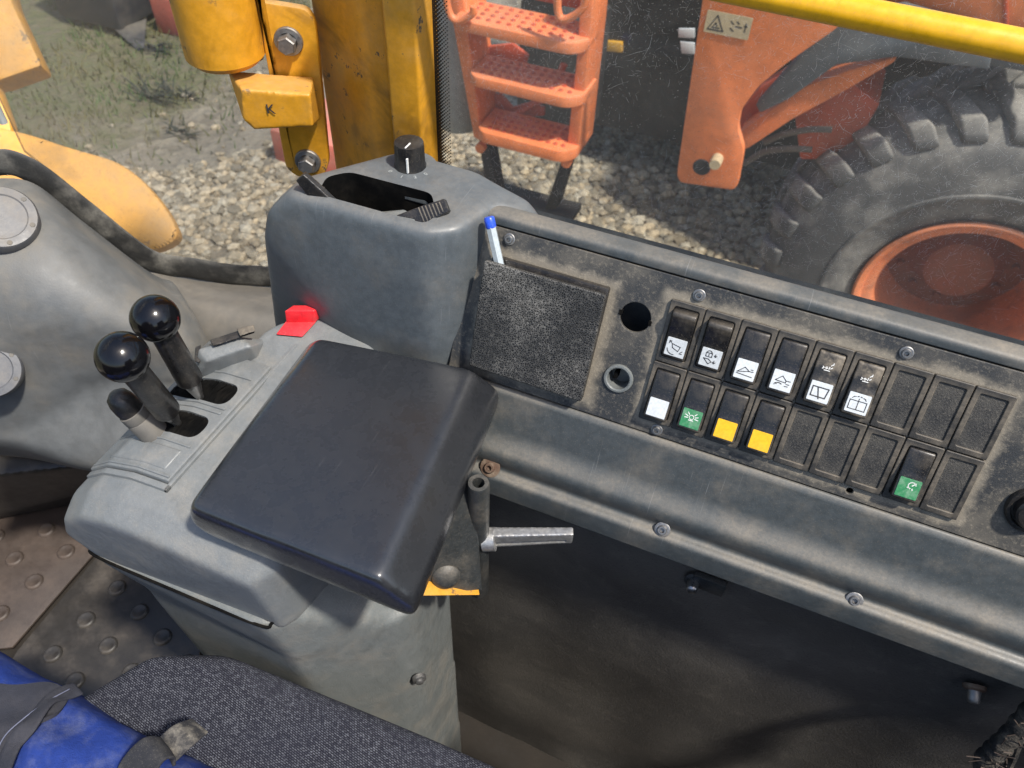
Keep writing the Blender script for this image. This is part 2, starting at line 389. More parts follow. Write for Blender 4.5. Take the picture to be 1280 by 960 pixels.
def prism(bm, poly, vec, bev=0, seg=2):
    """polygon (3D points) extruded along vec"""
    vs_ = [bm.verts.new(Vector([float(c) for c in p])) for p in poly]
    f = bm.faces.new(vs_)
    r = bmesh.ops.extrude_face_region(bm, geom=[f])
    nv = [g for g in r['geom'] if isinstance(g, bmesh.types.BMVert)]
    bmesh.ops.translate(bm, verts=nv, vec=Vector([float(c) for c in vec]))
    if bev:
        es = list({e for v in vs_+nv for e in v.link_edges})
        bmesh.ops.bevel(bm, geom=es, offset=bev, segments=seg, profile=.5, affect='EDGES')
def tube(bm, pts, rad, n=12, caps=True, sq=None):
    pts = [Vector([float(c) for c in p]) for p in pts]
    rads = rad if isinstance(rad, (list, tuple)) else [rad]*len(pts)
    rings = []; prevn = None
    for i, p in enumerate(pts):
        t = (pts[min(i+1, len(pts)-1)]-pts[max(i-1, 0)]).normalized()
        if prevn is None:
            a = Vector((0, 0, 1)) if abs(t.z) < .9 else Vector((1, 0, 0))
            nn = t.cross(a).normalized()
        else:
            nn = (prevn-t*prevn.dot(t)).normalized()
        prevn = nn; b = t.cross(nn)
        s1, s2 = (1, 1) if sq is None else sq
        rings.append([bm.verts.new(p+(nn*math.cos(2*math.pi*k/n)*s1+b*math.sin(2*math.pi*k/n)*s2)*rads[i]) for k in range(n)])
    for a, b in zip(rings, rings[1:]):
        for k in range(n): bm.faces.new((a[k], a[(k+1) % n], b[(k+1) % n], b[k]))
    if caps:
        bm.faces.new(rings[0][::-1]); bm.faces.new(rings[-1])
def frame(o, axis, up=(0, 0, 1)):
    z = Vector([float(c) for c in axis]).normalized(); u = Vector([float(c) for c in up])
    if abs(z.dot(u.normalized())) > .98: u = Vector((1, 0, 0))
    x = u.cross(z).normalized(); y = z.cross(x)
    return Matrix.Translation(Vector([float(c) for c in o])) @ Matrix((x, y, z)).transposed().to_4x4()
def lathe(bm, prof, M=Matrix(), n=24, closed=False):
    """prof: (radius, height along local z)"""
    rings = []
    for r, h in prof:
        if r < 1e-6: rings.append([bm.verts.new(M @ Vector((0, 0, h)))])
        else: rings.append([bm.verts.new(M @ Vector((r*math.cos(2*math.pi*k/n), r*math.sin(2*math.pi*k/n), h))) for k in range(n)])
    if closed: rings.append(rings[0])
    for a, b in zip(rings, rings[1:]):
        for k in range(n):
            k2 = (k+1) % n
            if len(a) == 1 and len(b) == 1: continue
            if len(a) == 1: bm.faces.new((a[0], b[k2], b[k]))
            elif len(b) == 1: bm.faces.new((a[k], a[k2], b[0]))
            else: bm.faces.new((a[k], a[k2], b[k2], b[k]))
def arc_fillet(pts, rads, seg=5):
    out = []; n = len(pts)
    for i in range(n):
        p = Vector(pts[i]); r = rads[i] if isinstance(rads, (list, tuple)) else rads
        a = Vector(pts[i-1]); b = Vector(pts[(i+1) % n])
        if r <= 0: out.append(tuple(p)); continue
        da = (a-p); db = (b-p); la, lb = da.length, db.length
        t = min(r, la*.48, lb*.48)
        p0 = p+da.normalized()*t; p2 = p+db.normalized()*t
        for k in range(seg+1):
            s = k/seg; out.append(tuple(p0*(1-s)**2+p*2*s*(1-s)+p2*s*s))
    return out
def catmull(pts, n):
    pts = [np.array(p, float) for p in pts]; out = []
    P = [2*pts[0]-pts[1]]+pts+[2*pts[-1]-pts[-2]]
    for i in range(1, len(P)-2):
        for k in range(n):
            t = k/n; a, b, c, d = P[i-1], P[i], P[i+1], P[i+2]
            out.append(.5*((2*b)+(c-a)*t+(2*a-5*b+4*c-d)*t*t+(3*b-a-3*c+d)*t**3))
    out.append(pts[-1]); return out
def patch_pts(net, n=8):
    rows = [catmull(r, n) for r in net]
    cols = [catmull([rows[i][j] for i in range(len(rows))], n) for j in range(len(rows[0]))]
    return cols
def patch(bm, net, n=8, disp=None):
    cols = patch_pts(net, n)
    V = [[bm.verts.new(Vector([float(c) for c in (p if disp is None else disp(p))])) for p in c] for c in cols]
    for i in range(len(V)-1):
        for j in range(len(V[0])-1):
            bm.faces.new((V[i][j], V[i+1][j], V[i+1][j+1], V[i][j+1]))
def modmesh(me, mods, name='m', sharp=35):
    """apply modifiers given as (type, {props}) and return the resulting mesh"""
    o = bpy.data.objects.new('tmp', me); COL.objects.link(o)
    for ty, kw in mods:
        m = o.modifiers.new(ty, ty)
        for k, v in kw.items(): setattr(m, k, v)
    dg = bpy.context.evaluated_depsgraph_get()
    r = bpy.data.meshes.new_from_object(o.evaluated_get(dg)); r.name = name
    bpy.data.objects.remove(o); return finish(r, sharp)
def mould(bm, voxel=.0025, smooth=12, extra=(), sharp=50):
    me = bm_mesh(bm)
    return modmesh(me, [('REMESH', dict(mode='VOXEL', voxel_size=voxel)), ('SMOOTH', dict(factor=.5, iterations=smooth))]+list(extra), sharp=sharp)
def cutter(bm):
    me = bm_mesh(bm); o = bpy.data.objects.new('cut', me); COL.objects.link(o); return o
def curve_mesh(loops, depth, bev=0, res=1):
    """flat plate with holes in local XY; z from 0 to depth (front face at depth)"""
    cu = bpy.data.curves.new('c', 'CURVE'); cu.dimensions = '2D'; cu.fill_mode = 'BOTH'
    for lp in loops:
        sp = cu.splines.new('POLY'); sp.points.add(len(lp)-1); sp.use_cyclic_u = True
        for q, p in zip(sp.points, lp): q.co = (p[0], p[1], 0, 1)
    cu.extrude = max(depth/2-bev, 1e-5); cu.bevel_depth = bev; cu.bevel_resolution = res
    if bev: cu.offset = -bev
    o = bpy.data.objects.new('t', cu); COL.objects.link(o)
    dg = bpy.context.evaluated_depsgraph_get(); me = bpy.data.meshes.new_from_object(o.evaluated_get(dg))
    bpy.data.objects.remove(o); me.transform(Matrix.Translation((0, 0, depth/2)))
    while len(me.materials): me.materials.pop()
    return finish(me, 30)
def text_mesh(s, size, depth=.0002):
    cu = bpy.data.curves.new('t', 'FONT'); cu.body = s; cu.size = size; cu.extrude = depth; cu.align_x = 'CENTER'; cu.align_y = 'CENTER'
    o = bpy.data.objects.new('t', cu); COL.objects.link(o)
    dg = bpy.context.evaluated_depsgraph_get(); me = bpy.data.meshes.new_from_object(o.evaluated_get(dg))
    bpy.data.objects.remove(o)
    while len(me.materials): me.materials.pop()
    return me
def circle(cx, cy, r, n=32): return [(cx+r*math.cos(2*math.pi*k/n), cy+r*math.sin(2*math.pi*k/n)) for k in range(n)]
def rrect(x0, y0, x1, y1, r=.001, seg=4): return [p[:2] for p in arc_fillet([(x0, y0, 0), (x1, y0, 0), (x1, y1, 0), (x0, y1, 0)], r, seg)]
def strokes(lines, w=.0005, z=0, h=.0001):
    """thin printed strokes in local XY"""
    bm = bm_new()
    for ln in lines:
        for a, b in zip(ln, ln[1:]):
            a = Vector((*a, 0)); b = Vector((*b, 0)); d = (b-a)
            if d.length < 1e-7: continue
            d.normalize(); q = Vector((-d.y, d.x, 0))*w/2; e = d*w*.4
            prism(bm, [a-e+q+Vector((0, 0, z)), b+e+q+Vector((0, 0, z)), b+e-q+Vector((0, 0, z)), a-e-q+Vector((0, 0, z))], (0, 0, h))
    return bm_mesh(bm)

# ================================================================ STRUCTURE
GZ = -1.62
bm = bm_new()
for i in range(1): 
    vs_ = [bm.verts.new(p) for p in ((-60, -40, GZ), (60, -40, GZ), (60, 90, GZ), (-60, 90, GZ))]; bm.faces.new(vs_)
link('ground', bm_mesh(bm), 'ground', kind='structure')
def stones():
    ico = bmesh.new(); bmesh.ops.create_icosphere(ico, subdivisions=1, radius=1.0)
    bv = np.array([v.co[:] for v in ico.verts]); bf = np.array([[v.index for v in f.verts] for f in ico.faces]); ico.free()
    V = []; F = []; off = 0; rg = np.random.RandomState(3); N = 0
    for k in range(30000):
        px = rg.uniform(120, 1010); py = rg.uniform(60, 345)
        u = rg.uniform()
        x = rg.uniform(-4.3, .5); y = rg.uniform(1.8, 7.5)
        edge = 3.45+.35*math.sin(x*1.7)+.2*math.sin(x*4.1+1)
        dens = 1.0 if (x > -2.2 or y < edge) else .05
        if x < -3.9: dens *= .4
        if rg.uniform() > dens: continue
        s = rg.uniform(.010, .036)*(1.35 if rg.uniform() < .12 else 1)
        sc = np.array([s*rg.uniform(.8, 1.4), s*rg.uniform(.7, 1.2), s*rg.uniform(.5, .9)])
        a = rg.uniform(0, 6.28); ca, sa = math.cos(a), math.sin(a)
        p = bv*(1+rg.uniform(-.22, .22, (len(bv), 1)))*sc
        p = np.stack([p[:, 0]*ca-p[:, 1]*sa, p[:, 0]*sa+p[:, 1]*ca, p[:, 2]], 1)+[x, y, GZ+s*.25]
        V.append(p); F.append(bf+off); off += len(bv); N += 1
    me = bpy.data.meshes.new('gravel'); me.from_pydata(np.concatenate(V).tolist(), [], np.concatenate(F).tolist())
    ca = me.color_attributes.new('tone', 'FLOAT_COLOR', 'POINT')
    tones = np.repeat(np.random.RandomState(5).uniform(.50, 1.45, N), len(bv))
    warm = np.repeat(np.random.RandomState(6).uniform(-.06, .06, N), len(bv))
    buf = np.stack([tones*(1+warm), tones, tones*(1-warm*1.5), np.ones_like(tones)], 1).ravel()
    ca.data.foreach_set('color', buf)
    return finish(me, 25)
def stone_mat():
    t = NT('gravel_stone'); a = t.new('ShaderNodeAttribute', attribute_name='tone')
    mul = t.new('ShaderNodeMix', data_type='RGBA', blend_type='MULTIPLY'); mul.inputs[0].default_value = 1
    t.link(t.mix(t.ramp(t.noise(40, 4), .35, .65), (.25, .205, .145), (.37, .305, .22)), mul.inputs[6]); t.link(a.outputs['Color'], mul.inputs[7])
    t.link(mul.outputs[2], t.b.inputs['Base Color']); t.b.inputs['Roughness'].default_value = .9
    MATS['gravel_stone'] = t.m
stone_mat()
link('gravel', stones(), 'gravel_stone', label='loose tan and grey stones covering the yard', cat='gravel', kind='stuff')
def grass():
    rg = np.random.RandomState(9); V = []; F = []
    while len(F) < 9000:
        x = rg.uniform(-8, -3.2); y = rg.uniform(2.0, 8.0)
        if rg.uniform() > min(1, max(0, (-x-3.3)/1.2)): continue
        if math.sin(x*2.1+y*1.3)+math.sin(y*2.7-x*.9) < -.5: continue
        h = rg.uniform(.03, .10); a = rg.uniform(0, 6.28); w = .006
        i = len(V); l = rg.uniform(-.05, .05, 2)
        V += [(x-w*math.cos(a), y-w*math.sin(a), GZ), (x+w*math.cos(a), y+w*math.sin(a), GZ), (x+l[0], y+l[1], GZ+h)]; F.append((i, i+1, i+2))
    me = bpy.data.meshes.new('grass'); me.from_pydata(V, [], F); return me
link('grass', grass(), 'grass', label='patchy green grass on the verge beyond the corner pane', cat='grass', kind='stuff')

# cab floor
bm = bm_new(); box(bm, (-.25, .0, -.03), (2.3, 1.22, .05)); link('cab_floor', bm_mesh(bm), 'floor_dirt', kind='structure')


bm = bm_new(); box(bm, (-.10, -.62, .42), (1.9, .04, .86)); link('unseen_left_wall', bm_mesh(bm), 'floor_dirt', kind='structure')  # out of view, added to block low sky light on the operator side
bm = bm_new(); box(bm, (.87, .0, .42), (.04, 1.20, .86)); link('unseen_rear_wall', bm_mesh(bm), 'floor_dirt', kind='structure')  # out of view behind the seat, added to block low light from the rear
# ================================================================ DASHBOARD (side console with the switches)
PO = Vector((-.048, .4389, .8851)); PU = Vector((0, .403, .9152)).normalized(); PN = Vector((0, -.9152, .403)).normalized()
PF = Matrix.Translation(PO) @ Matrix((Vector((1, 0, 0)), PU, PN)).transposed().to_4x4()     # switch panel frame: x, up, out
def fp(u, v, w=0): return PF @ Vector((u, v, w))
XL, XR = -.26, .62
dash = thing('dashboard', (.15, .45, .70), 'dark grey moulded side dashboard with two rows of rocker switches below the scratched window', 'dashboard')
def ext(bm, prof, x0, x1, nx=1):
    rings = [[bm.verts.new((x0+(x1-x0)*i/nx, p[0], p[1])) for p in prof] for i in range(nx+1)]
    n = len(prof)
    for a, b in zip(rings, rings[1:]):
        for k in range(n): bm.faces.new((a[k], a[(k+1) % n], b[(k+1) % n], b[k]))
    bm.faces.new(rings[0]); bm.faces.new(rings[-1][::-1])
pt = fp(0, .0158); pb = fp(0, -.1068); ti = fp(0, .0158, -.04); bi = fp(0, -.1068, -.04)
prof = [(.57, .78), (.56, .815), (.52, .852), (.485, .883), (.4600, .9085), (.4475, .9065), (pt.y+.0005, pt.z), (ti.y, ti.z), (bi.y, bi.z), (pb.y, pb.z),
        (.3925, .7845), (.3800, .7480), (.3680, .7385), (.3665, .7300), (.3685, .7190), (.3590, .7180), (.3565, .6960), (.3615, .6945), (.366, .711), (.56, .72)]
rad = [.01, .03, .03, .02, .009, .007, .001, 0, 0, .0015, .008, .016, .007, .005, .006, .005, .002, .002, .003, .01]
prof3 = [(0, a, b) for a, b in prof]
pf = [(p[1], p[2]) for p in arc_fillet(prof3, rad, 5)]
bm = bm_new(); ext(bm, pf, XL, XR)
link('housing', bm_mesh(bm, sharp=25), 'dash', dash)
# face panel with its round openings
hu = [(-.02125, -.0219, .0112), (-.0216, -.0707, .0088), (.15605, -.0997, .0024)]
loops = [rrect(-.1550, -.1058, .60, .0150, .002)]
loops += [circle(x, y, r, 40) for x, y, r in hu]
me = curve_mesh(loops, .0034, .0005)
face = link('switch_panel', me, 'face_panel', dash, PF @ Matrix.Translation((0, 0, -.0036)))
# notches beside the upper opening
for s_ in (-1, 1):
    bm = bm_new(); box(bm, (-.02125+s_*.0112, -.0219-.001*s_, -.0016), (.0022, .0035, .0040)); link('opening_notch', bm_mesh(bm), 'hole_black', dash, PF)
bm = bm_new(); lathe(bm, [(.0083, -.012), (.0083, .0012), (.0092, .0018), (.0106, .0016), (.0112, .0004), (.0112, -.001)], Matrix.Translation((-.0216, -.0707, 0)), 36)
lathe(bm, [(.0, -.016), (.0083, -.016), (.0083, -.012)], Matrix.Translation((-.0216, -.0707, 0)), 36)
sk = link('power_socket', bm_mesh(bm), 'console_low', dash, PF, label='empty grey ringed socket in the panel')
bm = bm_new(); box(bm, (-.0246, -.0700, -.008), (.0030, .006, .010), bev=.0005); link('contact', bm_mesh(bm), 'hole_black', sk)

# screws
def screw_mesh(r=.0034, h=.0022, washer=0):
    bm = bm_new()
    if washer: lathe(bm, [(0, 0), (washer, 0), (washer, .0007), (washer*.9, .0010), (r, .0010)], n=24)
    lathe(bm, [(r, .0), (r, h*.7), (r*.85, h), (r*.5, h)], n=24)
    lathe(bm, [(r*.5, h), (r*.5, h*.35), (0, h*.35)], n=6)
    return bm_mesh(bm, sharp=30)
sm = screw_mesh(.0031, .0026, .0045)
for u, v in ((.01736, .0066), (.0160, -.1008), (.1545, .0071), (-.1248, .0085)):
    link('screw', sm, 'zinc', dash, PF @ Matrix.Translation((u, v, 0)))
FN = Vector((0, -.93, .36)).normalized()
sm2 = screw_mesh(.0038, .003, .0062)
for i, (px, py) in enumerate(((828, 662), (1068, 750), (1262, 826))):
    p = aY(px, py, .3645); link('fascia_screw', sm2, 'zinc', dash, frame(p, (0, -.8, .6)))
p = aY(613, 584, .3645)
link('fascia_screw', screw_mesh(.0045, .004, .0085), 'rusty', dash, frame(p, (0, -.8, .6)), label='rust-covered screw at the left end of the fascia')

# rocker switches and blanks
SW, SH = .025, .0475
def bezel_mesh():
    bm = bm_new(); me = curve_mesh([rrect(.0004, -SH+.0004, SW-.0004, -.0004, .0012), rrect(.0036, -SH+.0048, SW-.0036, -.0046, .0018)], .0030, .0006, 2)
    bm.from_mesh(me); box(bm, (SW/2, -SH/2, .0003), (SW-.006, SH-.008, .0006)); return bm_mesh(bm, sharp=30)
def blank_meshes():
    bm = bm_new(); me = curve_mesh([rrect(.0004, -SH+.0004, SW-.0004, -.0004, .0010), rrect(.0040, -SH+.0046, SW-.0040, -.0046, .0012)], .0030, .0006, 2)
    bm.from_mesh(me); f = bm_mesh(bm, sharp=30)
    me2 = curve_mesh([rrect(.0037, -SH+.0043, SW-.0037, -.0043, .0012)], .0017, .0003); return f, me2
BEZ = bezel_mesh(); BLF, BLP = blank_meshes()
def rocker_profile(state):   # (v from slot middle, height)
    if state == 'low': return [(-.0180, .0), (-.0186, .0075), (-.0172, .0092), (-.0010, .0062), (.0020, .0052), (.0165, .0034), (.0180, .0026), (.0182, .0)]
    return [(-.0182, .0), (-.0182, .0035), (-.0170, .0046), (-.0010, .0056), (.0020, .0062), (.0150, .0105), (.0176, .0098), (.0184, .0070), (.0184, .0)]
def rocker_mesh(state):
    bm = bm_new(); w = .0084
    pr = arc_fillet([(-w, v, h) for v, h in rocker_profile(state)], [0]+[.0015]*(len(rocker_profile(state))-2)+[0], 4)
    prism(bm, pr, (2*w, 0, 0))
    es = [e for e in bm.edges if len(e.link_faces) == 2 and e.calc_face_angle(0) > 1.2]
    bmesh.ops.bevel(bm, geom=es, offset=.0011, segments=3, profile=.5, affect='EDGES')
    return bm_mesh(bm, sharp=30)
RK = {k: rocker_mesh(k) for k in ('low', 'high')}
def label_frame(state):
    a, b = ((-.0166, .0091), (-.0012, .0063)) if state == 'low' else ((-.0166, .0047), (-.0012, .0056))
    d = Vector((0, b[0]-a[0], b[1]-a[1])).normalized(); n = Vector((1, 0, 0)).cross(d)
    return Matrix.Translation((0, (a[0]+b[0])/2, (a[1]+b[1])/2)) @ Matrix((Vector((1, 0, 0)), d, n)).transposed().to_4x4()
LBL = curve_mesh([rrect(-.0070, -.0068, .0070, .0068, .0007)], .0005, .0001)
def arcp(cx, cy, r, a0, a1, n=8): return [(cx+r*math.cos(math.radians(a0+(a1-a0)*k/n)), cy+r*math.sin(math.radians(a0+(a1-a0)*k/n))) for k in range(n+1)]
mm = .001
def sc(lines): return [[(x*mm, y*mm) for x, y in l] for l in lines]
ICON = {
 'bucket_tilt': sc([[(-3, 2.5), (-2, -.5), (2.2, -2.3), (3.2, 1.2), (-3, 2.5)], [(-5, 4.3), (-3.6, 3.0)], [(-5, 2.6), (-5, 4.3), (-3.6, 4.2)], arcp(-1, -1, 4.6, 190, 280), [(4, -2.8), (5.2, -1.6)], [(3.6, -3.6), (5.3, -3.6)]]),
 'lock_bucket': sc([[(-3.6, .8), (.6, .8), (.6, 3.6), (-3.6, 3.6), (-3.6, .8)], arcp(-1.5, 3.6, 1.7, 0, 180), [(-1.5, 1.6), (-1.5, 2.7)], [(-4.6, -1), (-1, -1), (1.2, -2.6), (-.6, -4.6), (-4.6, -1)], [(3, 3.6), (3, 1.6), (3.9, 2.6), (3, 1.6), (2.1, 2.6)], [(3, -1.2), (3, -3.4), (4, -2.4), (3, -3.4), (2, -2.4)]]),
 'arm_up': sc([[(-5.2, -2.4), (-.8, 1.8), (2.6, -.4), (-1.2, -1.4), (-5.2, -2.4)], [(2.6, -.4), (5.2, -.2)], [(3.4, 1), (4.8, 1)], [(-5.4, -3.4), (5.2, -4.0)]]),
 'arm_float': sc([[(-4.6, -.4), (-.6, 3.4), (2.4, .6), (2.4, -.8), (-4.6, -.4)], [(2.4, .6), (5.2, .8)], arcp(-1.8, -5.4, 3.6, 60, 130), [(-4.6, -3.6), (-4.1, -2.4), (-3.1, -3.0)], [(3, -1.6), (5, -1.6)], [(2.4, -3.2), (4.4, -3.0)]]),
 'wiper': sc([[(-5.2, -3.4), (4.2, -3.4), (5.2, 3.2), (-5.2, 3.2), (-5.2, -3.4)], [(-1.8, 2.6), (.4, -4.6)]]),
 'washer': sc([[(-5.4, -4.4), (5.4, -4.4), (5.4, 1.6), (-5.4, 1.6), (-5.4, -4.4)], [(0, -4.4), (0, 3.2)], [(-4.4, 3.0), (-3.6, 4.0), (-2.4, 4.4)], [(4.4, 3.0), (3.6, 4.0), (2.4, 4.4)], [(-1.4, 4.6), (-.6, 4.8)], [(.6, 4.8), (1.4, 4.6)]]),
 'lamp': sc([arcp(0, 1.2, 1.6, 0, 360, 12), [(-1.6, -1.2), (1.6, -1.2)], [(-2.6, 1.6), (-4.6, 2.4)], [(-2.6, .4), (-4.8, .2)], [(2.6, 1.6), (4.6, 2.4)], [(2.6, .4), (4.8, .2)], [(-2, 3), (-3.2, 4.4)], [(2, 3), (3.2, 4.4)]]),
 'beacon': sc([arcp(1.6, 2.4, 2.4, 20, 250, 10), [(1.6, 2.4), (3.6, 4.6)], [(-1, .6), (1, .4)], [(2.2, .4), (2.6, -.6)]]),
 'worn_text': sc([[(-3.6, -.6), (-2.6, .2), (-3.4, .8)], [(-1.4, -.4), (-.2, .4)], [(-1.8, .5), (-.8, 1.0)], [(.6, -.2), (.8, 1.4)], [(1.6, .4), (2.6, 1.2)], [(1.4, 2.4), (2.2, 3.4)], [(2.6, 3.2), (2.6, 4.4)], [(-2.2, -1.4), (1.4, -1.3)]]),
}
ICM = {k: strokes(v, .00055 if k not in ('wiper',) else .0008) for k, v in ICON.items()}
sws = {(0, 0): ('high', 'label_white', 'bucket_tilt', 'rocker'), (1, 0): ('high', 'label_white', 'lock_bucket', 'rocker'),
       (2, 0): ('low', 'label_white', 'arm_up', 'rocker'), (3, 0): ('low', 'label_white', 'arm_float', 'rocker'),
       (4, 0): ('low', 'label_white', 'wiper', 'rocker_worn'), (5, 0): ('low', 'label_white', 'washer', 'rocker_worn'),
       (0, 1): ('low', 'label_white', None, 'rocker'), (1, 1): ('low', 'label_green', 'lamp', 'rocker'),
       (2, 1): ('low', 'label_yellow', None, 'rocker'), (3, 1): ('low', 'label_yellow', None, 'rocker'), (7, 1): ('low', 'label_green', 'beacon', 'rocker')}
txt = {'bucket_tilt': 'rocker switch with white bucket tilt symbol', 'lock_bucket': 'rocker switch with white padlock and bucket symbol', 'arm_up': 'rocker switch with white raised arm symbol',
       'arm_float': 'rocker switch with white raised arm and curved arrow symbol', 'wiper': 'dusty rocker switch with white wiper symbol', 'washer': 'dusty rocker switch with white screen washer symbol',
       'lamp': 'rocker switch with green lamp symbol', 'beacon': 'rocker switch with green beacon symbol among the blank covers'}
for r in range(2):
    for c in range(9):
        Mx = PF @ Matrix.Translation((c*SW, -r*SH, .0))
        if (c, r) in sws:
            st, lm, ic, rm = sws[(c, r)]
            b = link('rocker_switch', BEZ, 'bezel', dash, Mx)
            if ic: b['label'] = txt[ic]
            elif lm == 'label_white': b['label'] = 'rocker switch with plain white label'
            else: b['label'] = 'rocker switch with plain yellow label'
            T = Matrix.Translation((SW/2, -SH/2, .0008))
            rk = RK[st] if rm == 'rocker' else RK[st].copy()
            if rm != 'rocker' and len(rk.materials): rk.materials.clear()
            link('rocker', rk, rm, b, T)
            L = T @ label_frame(st)
            lb = LBL.copy(); link('label_plate', lb, lm, b, L)
            if ic: link('symbol', (ICM[ic].copy() if lm == 'label_green' else ICM[ic]), 'ink' if lm != 'label_green' else 'ink_white', b, L @ Matrix.Translation((0, 0, .00055)))
            if rm == 'rocker_worn':
                link('worn_print', ICM['worn_text'].copy(), 'ink_white', b, T @ Matrix.Translation((0, .0075, .0051)) @ Matrix.Rotation(-.125, 4, 'X'))
        else:
            b = link('blank_cover', BLF, 'bezel', dash, Mx)
            link('inset', BLP, 'blank_grain', b)

# leather-grained pocket with the pen
tub = bm_new(); box(tub, (-.0885, -.0495, .003), (.0900, .0890, .006), bev=.001); link('pocket_tray', bm_mesh(tub), 'black_plastic', dash, PF)
bm = bm_new(); w = .0048
loop = rrect(-.1345, -.0930, -.0425, -.0062, .0022)
me = curve_mesh([loop], w, .0010, 2)
bm.from_mesh(me)
for v in bm.verts:
    v.co.z += .0075+ (v.co.y+.093)/.087*.0075
bmm = bm_mesh(bm, sharp=30)
lid = link('pocket_lid', bmm, 'leather_grain', dash, PF, label='square leather-grained pocket lid')
bm = bm_new()
for x0 in (-.1335, -.0450): prism(bm, [(x0, -.092, .004), (x0+.0015, -.092, .004), (x0+.0015, -.092, .0085), (x0, -.092, .0085)], (0, .082, .004))
prism(bm, [(-.134, -.092, .004), (-.0435, -.092, .004), (-.0435, -.0925, .0085), (-.134, -.0925, .0085)], (0, .0015, 0)); link('pocket_side', bm_mesh(bm), 'black_plastic', dash, PF)

# round switch cut by the right picture edge
bm = bm_new(); M_ = Matrix.Translation((.2635, -.0714, 0))
lathe(bm, [(.0165, 0), (.0165, .002), (.0155, .0035), (.0135, .0035), (.0125, .0012), (.0115, .0012), (.0112, .0085), (.0098, .0100), (.0045, .0100), (.0045, .0085), (0, .0085)], M_, 40)
rs = link('key_switch', bm_mesh(bm), 'black_plastic', dash, PF)
bm = bm_new(); box(bm, (.2635, -.0714, .0095), (.003, .013, .004), bev=.0008); link('key_slot', bm_mesh(bm), 'zinc', rs)

# vent tower at the front end of the dash
bm = bm_new()
zt = .9110
hull(bm, [(-.3330, .4020, zt), (-.2220, .4035, zt), (-.2010, .4180, zt), (-.1880, .4600, zt), (-.1950, .4800, zt), (-.2200, .4920, zt), (-.2850, .4920, zt), (-.3080, .4600, zt), (-.3360, .4250, zt), (-.3400, .470, .870),
          (-.4060, .4300, .711), (-.2180, .3880, .711), (-.1980, .3990, .711), (-.1840, .430, .711), (-.186, .528, .711), (-.4250, .528, .711), (-.3640, .3990, .8646), (-.3560, .3985, .890), (-.2200, .3970, .8646), (-.2030, .4110, .8646)])
hull(bm, [(-.3050, .450, zt), (-.1730, .4570, zt-.004), (-.172, .4790, zt-.004), (-.2500, .4920, zt), (-.3060, .5030, .880), (-.1580, .448, .838), (-.1500, .528, .775), (-.3170, .549, .775), (-.3115, .454, .775), (-.1530, .475, .886)])
cb = bm_new()
prism(cb, arc_fillet([(-.3126, .4108, .78), (-.2250, .4118, .78), (-.2218, .4235, .78), (-.2376, .4467, .78), (-.3060, .4456, .78), (-.3180, .4330, .78)], .006, 4), (0, 0, .25))
cut = cutter(cb); cut.data.materials.append(MATS['hole_black'])  # inner walls of the opening coloured black in place of shade
base_me = mould(bm, .0025, 60); base_me.materials.append(MATS['tower'])
me = modmesh(base_me, [('BOOLEAN', dict(operation='DIFFERENCE', object=cut, solver='EXACT', material_mode='TRANSFER'))], sharp=40)
bpy.data.objects.remove(cut)
link('vent_tower', me, 'tower', dash)
bm = bm_new(); box(bm, (-.270, .429, .80), (.10, .044, .010)); link('vent_floor', bm_mesh(bm), 'hole_black', dash)  # black bottom, continues the shade painted inside the opening
# broken vent flaps standing in the opening
def flap(p, d, up, L, wd, nm, tipm):
    F = frame(p, d, up)
    bm = bm_new()
    hull(bm, [(x*wd*.5, y*.0035, 0) for x in (-1, 1) for y in (-1, 1)]+[(x*wd*.42, y*.0030, L*.55) for x in (-1, 1) for y in (-1, 1)]+[(x*wd*.30, y*.0028, L) for x in (-1, 1) for y in (-1, 1)])
    me = mould(bm, .0007, 6); me.transform(F)
    o = link('vent_flap', me, 'black_plastic', dash, label=nm)
    bm = bm_new()
    for k in range(7): box(bm, (0, 0.0031, L*(.50+.065*k)), (wd*(.80-.055*k), .0013, .0011), bev=.0003)
    g = bm_mesh(bm); g.transform(F); link('grip_rib', g, 'bezel', o)
    return o
flap(aZ(418, 264, .898), (-.66, -.05, .70), (0, .9, -.3), .034, .015, 'ribbed vent flap leaning left over the opening', None)
flap(aZ(498, 284, .900), (.74, .42, .40), (0, -.8, .6), .040, .016, 'ribbed vent flap leaning right over the opening', None)
bm = bm_new(); hull(bm, [aZ(*q, z) for q in ((468, 268), (505, 262), (522, 272), (515, 284), (470, 274)) for z in (.902, .908)]+[aZ(438, 268, .898), aZ(436, 272, .894)])
link('flap_arm', mould(bm, .0009, 4), 'console_low', dash)
# rotary knob
kp = Vector((-.2688, .4731, zt-.001))
bm = bm_new(); n = 40; prof_k = [(0, .0), (.0125, 0), (.0118, .004), (.0116, .019), (.0108, .0208), (.0095, .0212), (0, .0205)]
lathe(bm, prof_k, Matrix.Translation(kp), n)
for v in bm.verts:
    d = (v.co-kp); r = math.hypot(d.x, d.y); h = d.z
    if .002 < h < .0200 and r > .009:
        a = math.atan2(d.y, d.x); k = 1-.085*(.5+.5*math.cos(a*12))
        v.co.x = kp.x+d.x*k; v.co.y = kp.y+d.y*k
knob = link('rotary_knob', bm_mesh(bm, sharp=50), 'black_plastic', dash)
bm = bm_new(); box(bm, (kp.x+.0040, kp.y-.01135, kp.z+.008), (.0011, .0018, .012)); box(bm, (kp.x+.002, kp.y-.0055, kp.z+.0212), (.0010, .008, .0006))
link('pointer_mark', bm_mesh(bm), 'ink_white', knob)
bm = bm_new()
lathe(bm, [(.0125, .0), (.0205, .0), (.0205, .0007), (.0125, .0009)], Matrix.Translation((kp.x, kp.y, zt-.0008)), 40); pl = link('scale_ring', bm_mesh(bm), 'tower', dash)
